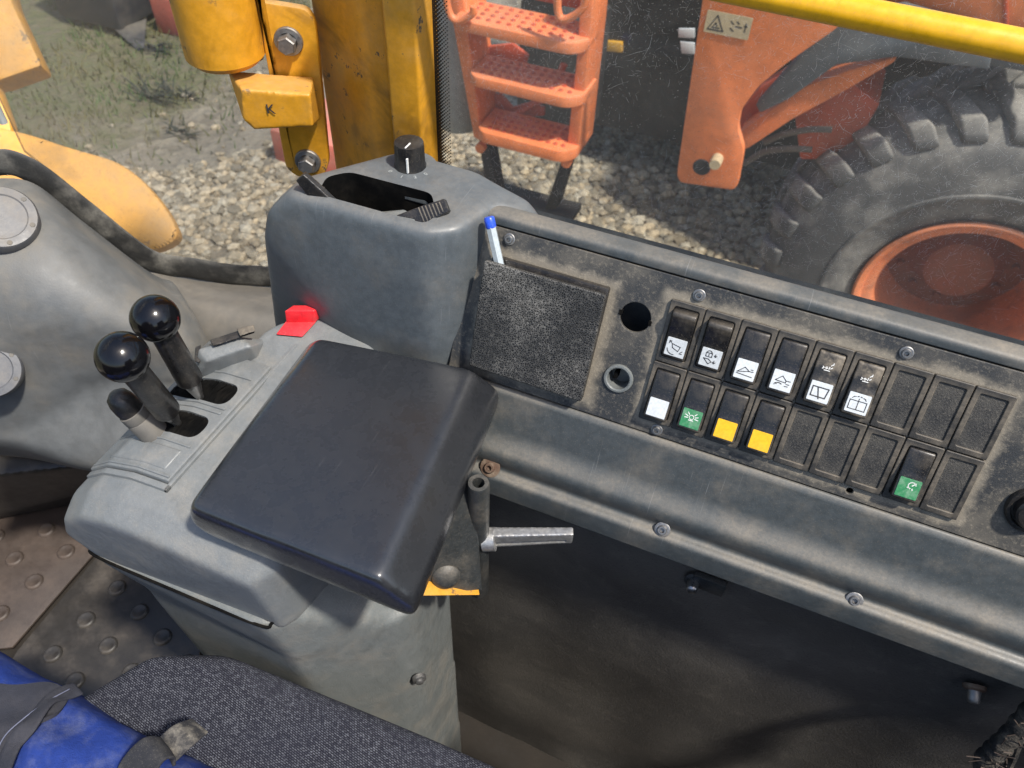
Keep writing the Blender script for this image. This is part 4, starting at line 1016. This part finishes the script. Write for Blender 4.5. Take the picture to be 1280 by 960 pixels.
# side window
sw_ = thing('side_window', (.2, .602, .80), 'scratched dusty side window pane with dotted black edge, above the dashboard', 'window')
b = bm_new(); box(b, (.45, .602, 1.10), (1.52, .004, .70)); link('pane', bm_mesh(b), 'side_glass', sw_)
b = bm_new(); box(b, (-.3035, .5992, 1.10), (.015, .0008, .70)); link('dotted_edge', bm_mesh(b), 'frit', sw_)
def scratches(N, x0, x1, z0, z1, y, seed):
    rg = random.Random(seed); V = []; F = []
    for k in range(N):
        x = rg.uniform(x0, x1); z = rg.uniform(z0, z1)
        if math.sin(x*19+z*7)+math.sin(z*31-x*11)+rg.uniform(-1.6, 1.6) < -.6: continue
        a = rg.gauss(.9, .8) if rg.random() < .6 else rg.uniform(0, 3.14)
        L = rg.uniform(.0003, .0012) if rg.random() < .62 else rg.uniform(.0012, .008)*(3 if rg.random() < .05 else 1)
        w = rg.uniform(.00003, .00008) if L > .0014 else rg.uniform(.00005, .00015)
        ca, sa = math.cos(a), math.sin(a); bend = rg.uniform(-.12, .12)*L; i = len(V)
        for t_, wd in ((-1, .3), (0, 1), (1, .3)):
            cx = x+ca*L*t_/2-sa*bend*(1-abs(t_)); cz = z+sa*L*t_/2+ca*bend*(1-abs(t_))
            V += [(cx-sa*w*wd, y, cz+ca*w*wd), (cx+sa*w*wd, y, cz-ca*w*wd)]
        F += [(i, i+1, i+3, i+2), (i+2, i+3, i+5, i+4)]
    me = bpy.data.meshes.new('scratches'); me.from_pydata(V, [], F); return me
tag(link('scratches', scratches(30000, -.29, .50, .82, 1.10, .5996, 5), 'scratch_mark', sw_), kind='stuff')
b = bm_new(); box(b, (.45, .602, .775), (1.52, .018, .05)); link('sill_seal', bm_mesh(b), 'seal', sw_)
# corner window
A_ = Vector((-.455, .695, 0)); B_ = Vector((-.780, .5180, 0)); cdir = (B_-A_).normalized(); cn = Vector((cdir.y, -cdir.x, 0)); cn = cn if cn.y < 0 else -cn
cw = thing('corner_window', (-.56, .52, .70), 'dusty corner window pane between the yellow pillar and the windscreen', 'window')
def cwp(px, py, off=0): return Vector([float(c) for c in onp(px, py, np.array(A_+cn*off+Vector((0, 0, .8))), np.array(cn))])
low = [cwp(30, 190), cwp(100, 245), cwp(190, 318), cwp(250, 332), cwp(345, 345), cwp(400, 350)]
poly = [(B_.x, B_.y, 1.5)]+[tuple(p) for p in low]+[(A_.x+.03, A_.y+.01, 1.5)]
b = bm_new(); prism(b, poly, tuple(cn*-.004)); link('pane', bm_mesh(b), 'front_glass', cw)
b = bm_new(); sp = catmull([tuple(cwp(*q, .018)) for q in ((-70, 208), (-10, 203), (34, 212), (104, 262), (185, 324), (250, 337), (330, 346), (420, 354))], 10)
tube(b, sp, .0140, 16, sq=(.30, 1.15)); 
for v in b.verts:
    q = v.co; v.co = q+Vector((.0012*math.sin(q.x*240+q.z*90), 0, .0014*math.sin(q.x*170-q.y*200)))
link('rubber_seal', bm_mesh(b), 'seal', cw)
b = bm_new(); tube(b, [Vector((B_.x, B_.y, .80))+cn*.002, Vector((B_.x, B_.y, 1.5))+cn*.002], .004, 10); link('glass_joint', bm_mesh(b), 'pale_grey', cw)
# sticker on the pane
stk = thing('pane_sticker', cwp(352, 278, .001), 'small printed sticker on the corner pane partly hidden by the vent tower', 'sticker')
def on_pane(me, px, py, off):
    p = cwp(px, py, off); x = -cdir; x = x if x.x > 0 else cdir; F = Matrix.Translation(p) @ Matrix((x, Vector((0, 0, 1)), cn)).transposed().to_4x4()
    me.transform(F); return me
m_ = text_mesh('VOR', .0100, .0002); m_.transform(Matrix.Diagonal((1.35, 1, 1, 1))); link('print', on_pane(m_, 359, 269, .0005), 'ink', stk)
m_ = text_mesh('typ 105 serie', .0050, .0001); link('print', on_pane(m_, 362, 277, .0005), 'ink', stk)
m_ = text_mesh('(1) 43R', .0075, .0001); link('print', on_pane(m_, 352, 285, .0005), 'ink', stk)
m_ = curve_mesh([rrect(-.018, -.018, .018, .018, .002)], .0003); link('backing', on_pane(m_, 354, 278, .0001), 'sticker_clear', stk)
# windscreen left of the joint
ws = thing('windscreen', (-.78, .2, .85), 'dusty front windscreen pane at the left picture edge', 'window')
b = bm_new(); prism(b, [(B_.x-.002, B_.y-.004, .80), (-.86, -.10, .80), (-.86, -.10, 1.5), (B_.x-.002, B_.y-.004, 1.5)], (-.004, -.001, 0)); link('pane', bm_mesh(b), 'front_glass', ws)

# ================================================================ FRONT COWL
cow = thing('front_cowl', (-.68, .33, .45), 'dusty pale grey moulded front cowl below the corner window, with round caps', 'cowl')
CN = [[np.array(cwp(*q, .022)) for q in ((-90, 212), (-20, 220), (40, 226), (100, 272), (186, 338), (215, 348))],
      [aD(-90, 290, .80), aD(-20, 290, .80), aD(60, 296, .815), aD(130, 328, .850), aD(208, 372, .910), aD(235, 378, .95)],
      [aD(-90, 380, .80), aD(-20, 380, .80), aD(60, 385, .81), aD(140, 400, .835), aD(232, 425, .885), aD(262, 428, .935)],
      [aD(-90, 470, .85), aD(-20, 470, .85), aD(60, 462, .86), aD(140, 458, .875), aD(235, 470, .91), aD(270, 474, .955)],
      [aD(-90, 545, .90), aD(-20, 535, .90), aD(35, 530, .905), aD(130, 490, .90), aD(230, 500, .925), aD(270, 515, .97)],
      [aD(-90, 572, .92), aD(-20, 556, .92), aD(35, 560, .925), aD(115, 578, .93), aD(230, 590, .94), aD(270, 600, .98)],
      [aD(-90, 590, .97), aD(-20, 572, .97), aD(35, 574, .975), aD(115, 590, .98), aD(230, 600, .99), aD(270, 610, 1.02)]]
bm = bm_new(); patch(bm, CN, 9); me = modmesh(bm_mesh(bm), [('SOLIDIFY', dict(thickness=.006, offset=-1)), ('SMOOTH', dict(factor=.5, iterations=3))], sharp=60); link('shell', me, 'cowl', cow)
bm = bm_new(); RN = [[np.array(cwp(*q, .010)) for q in ((165, 330), (250, 348), (345, 358), (460, 370))], [aD(180, 350, .98), aD(260, 368, .97), aD(350, 378, .97), aD(460, 395, .97)], [aD(215, 400, .96), aD(270, 405, .945), aD(350, 420, .945), aD(460, 440, .95)], [aD(225, 520, 1.0), aD(270, 530, 1.0), aD(350, 540, 1.0), aD(460, 560, 1.0)]]
patch(bm, RN, 8); me = modmesh(bm_mesh(bm), [('SOLIDIFY', dict(thickness=.006, offset=-1))], sharp=60); link('corner_panel', me, 'cowl_dark', cow)
def cap(px, py, d, r, ax, m):
    F = frame(aD(px, py, d), ax); b = bm_new(); lathe(b, [(0, .006), (r*.68, .006), (r*.72, .0072), (r*.95, .0068), (r, .004), (r*1.02, -.012)], F, 44)
    o = link('round_cap', bm_mesh(b), m, cow)
    for k in range(6):
        b = bm_new(); lathe(b, [(0, .0075), (r*.07, .0075), (r*.09, .0062)], F @ Matrix.Rotation(k*math.pi/3+.3, 4, 'Z') @ Matrix.Translation((r*.84, 0, 0)), 10); link('rivet', bm_mesh(b), 'cowl_dark', o)
cap(2, 274, .795, .033, (.55, -.25, .8), 'cap')
cap(-12, 462, .835, .030, (.62, -.45, .64), 'cap')
# lower front wall of the footwell under the cowl
wl = thing('footwell_wall', (-.9, .45, 0), 'dark footwell wall in the shade below the cowl', 'panel')
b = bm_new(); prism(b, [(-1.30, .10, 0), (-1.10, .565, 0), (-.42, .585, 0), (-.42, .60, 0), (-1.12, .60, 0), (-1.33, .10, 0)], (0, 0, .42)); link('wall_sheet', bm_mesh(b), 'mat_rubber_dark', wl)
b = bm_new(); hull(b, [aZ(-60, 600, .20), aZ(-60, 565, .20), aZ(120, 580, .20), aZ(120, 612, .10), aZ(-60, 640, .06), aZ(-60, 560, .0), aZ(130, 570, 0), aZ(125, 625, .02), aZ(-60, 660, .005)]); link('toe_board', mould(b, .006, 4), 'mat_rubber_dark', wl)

# ================================================================ FLOOR MATS
def stud_mesh():
    b = bm_new(); lathe(b, [(0, .0032), (.0085, .0034), (.0105, .0046), (.0125, .0044), (.0150, .0008), (.0152, -.001)], n=18); return bm_mesh(b, sharp=50)
STUD = stud_mesh(); STUD2 = STUD.copy()
def mat_thing(nm, lab, poly, z, m, st, a0, pitch, rowdir):
    r_ = thing(nm, (sum(p[0] for p in poly)/len(poly), sum(p[1] for p in poly)/len(poly), z), lab, 'floor mat')
    b = bm_new(); prism(b, [(p[0], p[1], z) for p in poly], (0, 0, .006), bev=.0015); link('sheet', bm_mesh(b), m, r_)
    u = np.array([math.cos(rowdir), math.sin(rowdir)]); v = np.array([-u[1], u[0]])
    def inside(x, y):
        c = False; n = len(poly)
        for i in range(n):
            x1, y1 = poly[i][:2]; x2, y2 = poly[i-1][:2]
            if (y1 > y) != (y2 > y) and x < (x2-x1)*(y-y1)/(y2-y1)+x1: c = not c
        return c
    rg = random.Random(3); cnt = 0
    for i in range(-16, 17):
        for j in range(-16, 17):
            p = np.array(a0[:2])+u*(i+.5*(j % 2))*pitch+v*j*pitch*.62
            if not all(inside(p[0]+dx, p[1]+dy) for dx, dy in ((.017, 0), (-.017, 0), (0, .017), (0, -.017))): continue
            # only those the picture can show
            c = ROT.T @ (np.array([p[0], p[1], z])-CAM); q = c[:2]/c[2]*FPX+[640, 480]
            if not (-120 < q[0] < 380 and 560 < q[1] < 940): continue
            link('stud', st, m, r_, Matrix.Translation((p[0], p[1], z+.006))); cnt += 1
cut_a = aZ(20, 815, 0); cut_b = aZ(125, 685, 0); cut_c = aZ(190, 600, 0)
polyA = [tuple(aZ(-140, 655, 0)[:2]), tuple(aZ(-140, 830, 0)[:2]), tuple(aZ(18, 812, 0)[:2]), tuple(aZ(122, 692, 0)[:2]), tuple(aZ(185, 615, 0)[:2])]
polyB = [tuple(aZ(24, 815, 0)[:2]), tuple(aZ(0, 855, 0)[:2]), tuple(aZ(60, 990, 0)[:2]), tuple(aZ(420, 1000, 0)[:2]), tuple(aZ(420, 640, 0)[:2]), tuple(aZ(190, 612, 0)[:2]), tuple(aZ(127, 693, 0)[:2])]
mat_thing('rubber_mat', 'brown dusty studded rubber mat at the left edge of the floor', polyA, .003, 'mat_rubber', STUD, aZ(37, 640, 0), .083, .58)
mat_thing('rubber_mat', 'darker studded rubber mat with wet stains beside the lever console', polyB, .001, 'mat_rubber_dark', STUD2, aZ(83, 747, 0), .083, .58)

# ================================================================ ORANGE LOADER outside
LY = 2.85
ldr = thing('orange_loader', (0, 3.3, GZ), 'orange wheel loader with boarding ladder and large tyre parked outside the side window', 'wheel loader')
def pix_prism(poly, y, th, bev=.008, fil=0):
    b = bm_new(); P_ = [tuple(aY(*q, y)) for q in poly]
    if fil: P_ = arc_fillet(P_, fil, 4)
    prism(b, P_, (0, th, 0), bev=bev); return bm_mesh(b)
# ladder
lz = lambda px, py: aY(px, py, LY)
lad = link('boarding_ladder', pix_prism([(556, -60), (572, -60), (600, 160), (604, 178), (592, 172), (566, 30)], LY+.02, .20, .006), 'orange', ldr)
link('side_rail', pix_prism([(728, -60), (746, -60), (738, 40), (722, 196), (708, 190), (722, 60)], LY+.02, .20, .006), 'orange', lad)
def tread(pL, pR, h, dep, nm):
    a = Vector(lz(*pL)); c = Vector(lz(*pR)); c.z = a.z = (a.z+c.z)/2
    b = bm_new()
    poly = arc_fillet([(a.x, LY-.02, a.z), (a.x, LY+dep, a.z), (c.x, LY+dep, c.z), (c.x, LY-.005, c.z), (c.x-.05, LY-.06, c.z), (a.x+.03, LY-.055, a.z)], [0, 0, 0, .03, .06, .06], 4)
    prism(b, poly, (0, 0, -h), bev=.006); t_ = link('tread', bm_mesh(b), 'orange', lad)
    b = bm_new(); W_ = c.x-a.x
    for i in range(11):
        for j in range(4):
            lathe(b, [(0, .005), (.008, .005), (.011, 0)], Matrix.Translation((a.x+.05+(W_-.11)*i/10, LY-.01+j*.042, a.z)), 7)
    tag(link('grip_bumps', bm_mesh(b), 'orange_dark', t_), kind='stuff')  # darker orange on the bumps imitates the shade of perforations
tread((572, 24), (736, 42), .045, .15, 't'); tread((590, 92), (732, 112), .045, .15, 'm'); tread((600, 158), (722, 182), .052, .16, 'b')
for q in ([(556, -40), (560, 10), (572, 26), (590, 18), (592, 8)], [(700, -40), (697, 10), (706, 24), (730, 8), (738, -30)]):
    b = bm_new(); tube(b, catmull([aY(*p, LY-.07) for p in q], 6), .014, 10); link('handrail', bm_mesh(b), 'orange', lad)
for q in ([(596, 60), (640, 55), (660, 70), (650, 110), (640, 112), (612, 100)], [(598, 120), (625, 118), (640, 135), (664, 128), (680, 135), (680, 145), (600, 150)], [(655, -40), (690, -40), (735, 0), (725, 12), (668, 0)]):
    link('ladder_gusset', pix_prism(q, LY+.19, .02, .003), 'orange_dark', lad)
b = bm_new(); tube(b, [aY(640, 145, LY+.16), aY(690, 118, LY+.22), aY(705, 80, LY+.25)], .016, 8); link('ladder_brace', bm_mesh(b), 'orange_dark', lad)
for x0, y0, x1, y1 in ((603, 178, 618, 262), (710, 196, 688, 262)):
    link('rubber_strap', pix_prism([(x0-5, y0-6), (x0+6, y0-4), (x1+7, y1), (x1-7, y1)], LY+.06, .09, .004), 'chassis', ldr)
    b = bm_new(); p = Vector(aY(x0, y0+4, LY+.03)); lathe(b, [(0, .0), (.022, 0), (.022, .03), (0, .03)], frame(p, (0, -1, 0)), 10); link('strap_clamp', bm_mesh(b), 'orange', lad)
b = bm_new(); box(b, (aY(652, 262, LY)[0], LY+.14, aY(652, 262, LY+.1)[2]), (.42, .22, .03), bev=.005); link('lower_step', bm_mesh(b), 'chassis', ldr)
# pale tank left of the ladder
b = bm_new(); c = aY(574, 150, LY+.25); lathe(b, [(0, -.02), (.09, -.02), (.125, .04), (.13, .45), (.12, .52), (.12, .9), (0, .9)], Matrix.Translation((c[0], c[1], c[2])), 28); link('pale_tank', bm_mesh(b), 'pale_grey', ldr)
# dark body behind the ladder
b = bm_new(); box(b, (-.45, LY+2.15, -.37), (2.6, 1.0, 1.90), bev=.02); link('chassis', bm_mesh(b), 'chassis', ldr)
b = bm_new(); box(b, (1.3, LY+1.35, -.10), (2.2, .9, 1.7), bev=.02); link('rear_frame', bm_mesh(b), 'chassis', ldr)
b = bm_new(); box(b, aY(712, 100, LY+.8), (.22, .5, .60), bev=.02); link('battery_box', bm_mesh(b), 'chassis', ldr)
link('marker_plate', pix_prism([(757, 52), (777, 54), (777, 66), (757, 64)], LY+1.62, .04, .002), 'yellow_marker', ldr)
link('white_plate', pix_prism([(848, 36), (868, 36), (868, 48), (848, 47)], LY+.30, .01, .002), 'label_white', ldr)
link('white_plate', pix_prism([(850, 52), (868, 54), (868, 68), (852, 67)], LY+.30, .01, .002), 'label_white', ldr)
# tall orange frame plate
pp = [(886, -80), (878, 0), (846, 218), (849, 228), (916, 238), (922, 232), (930, 188), (922, 160), (926, 138), (948, 108), (985, 78), (1040, 40), (1075, 10), (1110, -80)]
pl2 = link('frame_plate', pix_prism(pp, LY-.10, .035, .004, .02), 'orange', ldr)
b = bm_new(); lathe(b, [(0, .05), (.020, .05), (.022, .035), (.022, 0)], frame(aY(897, 198, LY-.10), (0, -1, 0)), 16); link('pivot_pin', bm_mesh(b), 'sticker', pl2)
b = bm_new(); lathe(b, [(0, .003), (.030, .003), (.034, 0)], frame(aY(877, 209, LY-.10), (0, -1, 0)), 20); link('dark_disc', bm_mesh(b), 'chassis', pl2)  # flat dark disc on the frame plate
Fs = Matrix.Translation(aY(910, 31, LY-.1035)) @ Matrix((Vector((1, 0, 0)), Vector((0, 0, 1)), Vector((0, -1, 0)))).transposed().to_4x4()
stp = link('warning_label', curve_mesh([rrect(-.075, -.036, .075, .036, .004)], .002), 'sticker', pl2, Fs)
link('warning_print', strokes([[(-.064, -.024), (-.038, .024), (-.012, -.024), (-.064, -.024)], [(-.050, -.016), (-.026, -.016)], [(-.046, -.010), (-.040, 0), (-.034, -.010)], [(.008, .014), (.018, .006)], [(.01, -.008), (.022, -.016)], [(.026, .0), (.046, .0)], [(.028, .016), (.036, .010)], [(.058, .014), (.058, -.012)], [(.054, .006), (.062, .006)]], .004, h=.0006), 'ink', stp, Matrix.Translation((0, 0, .0022)))
# lift arm and grey guard running up behind the plate
link('lift_arm', pix_prism([(920, 190), (925, 165), (1005, 108), (1060, 88), (1122, 70), (1118, 78), (1060, 112), (990, 150), (935, 186)], LY+.02, .09, .008), 'orange', ldr)
link('arm_inner', pix_prism([(924, 165), (924, 140), (950, 110), (985, 88), (992, 70), (1000, 60), (980, 110), (940, 150)], LY+.10, .06, .004), 'orange_dark', ldr)
link('grey_guard', pix_prism([(944, 132), (950, 142), (985, 125), (1045, 82), (1120, 72), (1165, 78), (1236, 88), (1240, 70), (1200, 28), (1130, 8), (1055, 18), (1036, 34), (990, 80)], LY-.02, .05, .008), 'mudguard', ldr)
link('mudguard_top', pix_prism([(1120, 10), (1245, 60), (1330, 80), (1330, 100), (1240, 84), (1120, 30)], LY+.06, .45, .012), 'mudguard', ldr)
link('upper_body', pix_prism([(1070, -90), (1400, -90), (1400, 44), (1262, 40), (1170, 14), (1090, 4)], LY+.05, .5, .01), 'orange', ldr)
link('body_seam', pix_prism([(1254, -60), (1260, -60), (1260, 40), (1254, 38)], LY+.043, .02, .002), 'orange_dark', ldr)
for q in ([(930, 205), (955, 190), (985, 186), (1015, 187)], [(955, 178), (980, 168), (1012, 162), (1040, 162)]):
    b = bm_new(); tube(b, catmull([aY(*p, LY+.12) for p in q], 8), .012, 10); link('hydraulic_hose', bm_mesh(b), 'hose_brown', ldr)
link('axle_block', pix_prism([(990, 120), (1060, 100), (1100, 130), (1060, 200), (1000, 200)], LY+.2, .3, .01), 'orange_dark', ldr)
# wheel
WC = Vector((.775, LY+.06, -.80)); WR = .82
WF = Matrix.Translation(WC) @ Matrix((Vector((1, 0, 0)), Vector((0, 0, 1)), Vector((0, -1, 0)))).transposed().to_4x4()   # local z towards the operator
b = bm_new()
lathe(b, [(.375, -.02), (.385, .012), (.41, .030), (.46, .050), (.50, .060), (.505, .066), (.515, .066), (.52, .061), (.58, .058), (.655, .040), (.70, .010), (.735, -.04), (.755, -.10), (.765, -.20), (.77, -.30), (.765, -.42), (.73, -.52), (.60, -.56), (.40, -.54)], WF, 96)
ty = link('tyre', bm_mesh(b, sharp=40), 'tyre', ldr)
b = bm_new()   # one tread lug: curved block from the shoulder to the tread middle
lugp = []
for t_, z_, r0, r1, a0 in ((0, .026, .690, .722, 0), (.3, -.02, .70, .768, .015), (.6, -.12, .74, .788, .07), (1, -.26, .75, .792, .15)):
    w_ = .062 if t_ < .5 else .055
    lugp.append([(r_*math.cos(a0+s_*w_*(1 if r_ == r0 else .86)), r_*math.sin(a0+s_*w_*(1 if r_ == r0 else .86)), z_) for r_, s_ in ((r0, -1), (r0, 1), (r1, 1), (r1, -1))])
R_ = [[b.verts.new(p) for p in r_] for r_ in lugp]
for a, c in zip(R_, R_[1:]):
    for k in range(4): b.faces.new((a[k], a[(k+1) % 4], c[(k+1) % 4], c[k]))
b.faces.new(R_[0][::-1]); b.faces.new(R_[-1])
lug = modmesh(bm_mesh(b), [('BEVEL', dict(width=.012, segments=2))], sharp=50)
b = bm_new(); b.from_mesh(lug); bmesh.ops.transform(b, matrix=Matrix.Translation((0, 0, -.50)) @ Matrix.Diagonal((1, 1, -1, 1)), verts=b.verts[:]); bmesh.ops.recalc_face_normals(b, faces=b.faces[:]); lug2 = bm_mesh(b, sharp=50)
NL = 30
for k in range(NL):
    a = 2*math.pi*k/NL
    if not (math.radians(30) < a < math.radians(250)): continue
    link('lug', lug, 'tyre', ty, WF @ Matrix.Rotation(a, 4, 'Z'))
    link('lug', lug2, 'tyre', ty, WF @ Matrix.Rotation(a+math.pi/NL, 4, 'Z'))
b = bm_new(); lathe(b, [(.372, -.05), (.378, .020), (.388, .034), (.380, .044), (.368, .040), (.356, .026), (.350, .005), (.335, .0), (.318, -.006), (.305, -.03), (.30, -.09), (.295, -.30), (.285, -.36)], WF, 80)
rm = link('rim', bm_mesh(b, sharp=45), 'rim_paint', ldr)
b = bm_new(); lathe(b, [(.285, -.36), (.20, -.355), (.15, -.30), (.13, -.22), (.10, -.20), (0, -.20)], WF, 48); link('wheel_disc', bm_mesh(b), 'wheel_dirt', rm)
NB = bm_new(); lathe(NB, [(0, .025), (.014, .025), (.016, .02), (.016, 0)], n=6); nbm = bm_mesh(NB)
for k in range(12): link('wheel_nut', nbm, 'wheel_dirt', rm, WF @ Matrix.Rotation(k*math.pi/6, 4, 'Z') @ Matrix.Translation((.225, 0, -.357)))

# ================================================================ OWN MACHINE'S YELLOW FRONT FRAME (left)
yf = thing('yellow_front_frame', aD(100, 230, 1.7), 'sunlit yellow front fender of the machine seen through the corner pane', 'fender')
def pixd(poly, d0, th, bev=.01, fil=0):
    n = Vector((.45, -.55, .70)).normalized(); p0 = aD(*poly[0], d0)
    P_ = [tuple(onp(*q, p0, np.array(n))) for q in poly]
    if fil: P_ = arc_fillet(P_, fil, 5)
    b = bm_new(); prism(b, P_, tuple(-n*th), bev=bev); return bm_mesh(b)
link('fender_plate', pixd([(-60, 150), (25, 163), (80, 182), (145, 200), (180, 225), (210, 262), (226, 296), (205, 310), (150, 320), (60, 330), (-60, 330)], 1.55, .06, .01, .04), 'yellow_frame', yf)
ya = thing('yellow_lift_arm', aD(20, 60, 1.9), 'yellow lift arm end at the upper left corner of the picture', 'lift arm')
link('arm_plate', pixd([(-120, -90), (-10, -90), (14, 0), (52, 82), (0, 100), (-120, 120)], 1.9, .09, .008), 'yellow_frame', ya)
link('lower_plate', pixd([(-120, 100), (-5, 104), (12, 150), (24, 205), (-120, 215)], 1.72, .05, .008), 'yellow_frame', ya)
# dark machine and red beam far behind
dm = thing('dark_machine', aZ(125, 40, GZ), 'dark blue machine part on the verge at the top left', 'machine')
b = bm_new(); p = Vector(aZ(128, 42, GZ)); box(b, p+Vector((-.1, .35, .45)), (.62, .7, .8), bev=.03); link('body', bm_mesh(b), 'dark_machine', dm)
b = bm_new(); hull(b, [p+Vector(q) for q in ((.15, .0, .06), (.35, .0, .06), (.45, -.12, 0), (.5, -.1, .03), (.3, .2, .1), (.18, .2, .0))]); link('foot', bm_mesh(b), 'dark_machine', dm)
b = bm_new(); q = Vector(aZ(128, 42, GZ)); lathe(b, [(0, .02), (.03, .02), (.035, 0)], frame(q+Vector((.0, -.01, .56)), (.3, -1, .2)), 14); link('amber_lamp', bm_mesh(b), 'yellow_marker', dm)
rbm = thing('red_beam', aZ(215, 30, GZ), 'faded red steel beam lying at the top left beyond the pane', 'beam')
b = bm_new(); p = Vector(aZ(212, 40, GZ)); box(b, p+Vector((.15, .5, .15)), (.45, 1.1, .3), bev=.02); link('beam_body', bm_mesh(b), 'red_beam', rbm)
rb2 = thing('red_block', aZ(345, 195, GZ), 'salmon red block on the ground seen below the hinge bracket', 'block')
b = bm_new(); p = Vector(aZ(350, 200, GZ)); box(b, p+Vector((.25, .2, .12)), (.5, .5, .25), bev=.02); link('block_body', bm_mesh(b), 'red_beam', rb2)
# dark weeds on the bare ground
for i, (px, py, s_) in enumerate(((190, 62, .30), (188, 122, .42), (225, 120, .30), (228, 165, .22), (165, 45, .25))):
    p = Vector(aZ(px, py, GZ)); rg = random.Random(i+11)
    wd = thing('weed', p, ('dark dry weed tuft nearest the dark machine', 'largest dark dry weed tuft on the bare ground', 'thin dark weed tuft right of the largest weed', 'small dark weed between stones near the bracket block', 'dark weed tuft at the foot of the dark machine')[i], 'weed', 'dark weeds beyond the corner pane')
    b = bm_new(); lean = rg.uniform(-.6, .6)
    for k in range(26):
        L = s_*rg.uniform(.3, 1.0); a = lean+rg.gauss(0, .7)+(math.pi if rg.random() < .3 else 0); q = p+Vector((rg.gauss(0, .05), rg.gauss(0, .03), 0)); up = rg.uniform(.2, .7)
        pts = [q+Vector((math.cos(a)*L*t_*(1-up*.5), math.sin(a)*L*t_*.5, L*up*(t_-.45*t_*t_))) for t_ in (0, .35, .7, 1)]
        tube(b, pts, [.005, .007, .005, .001], 4, sq=(1, .3))
    link('stalks', bm_mesh(b), 'weed', wd)
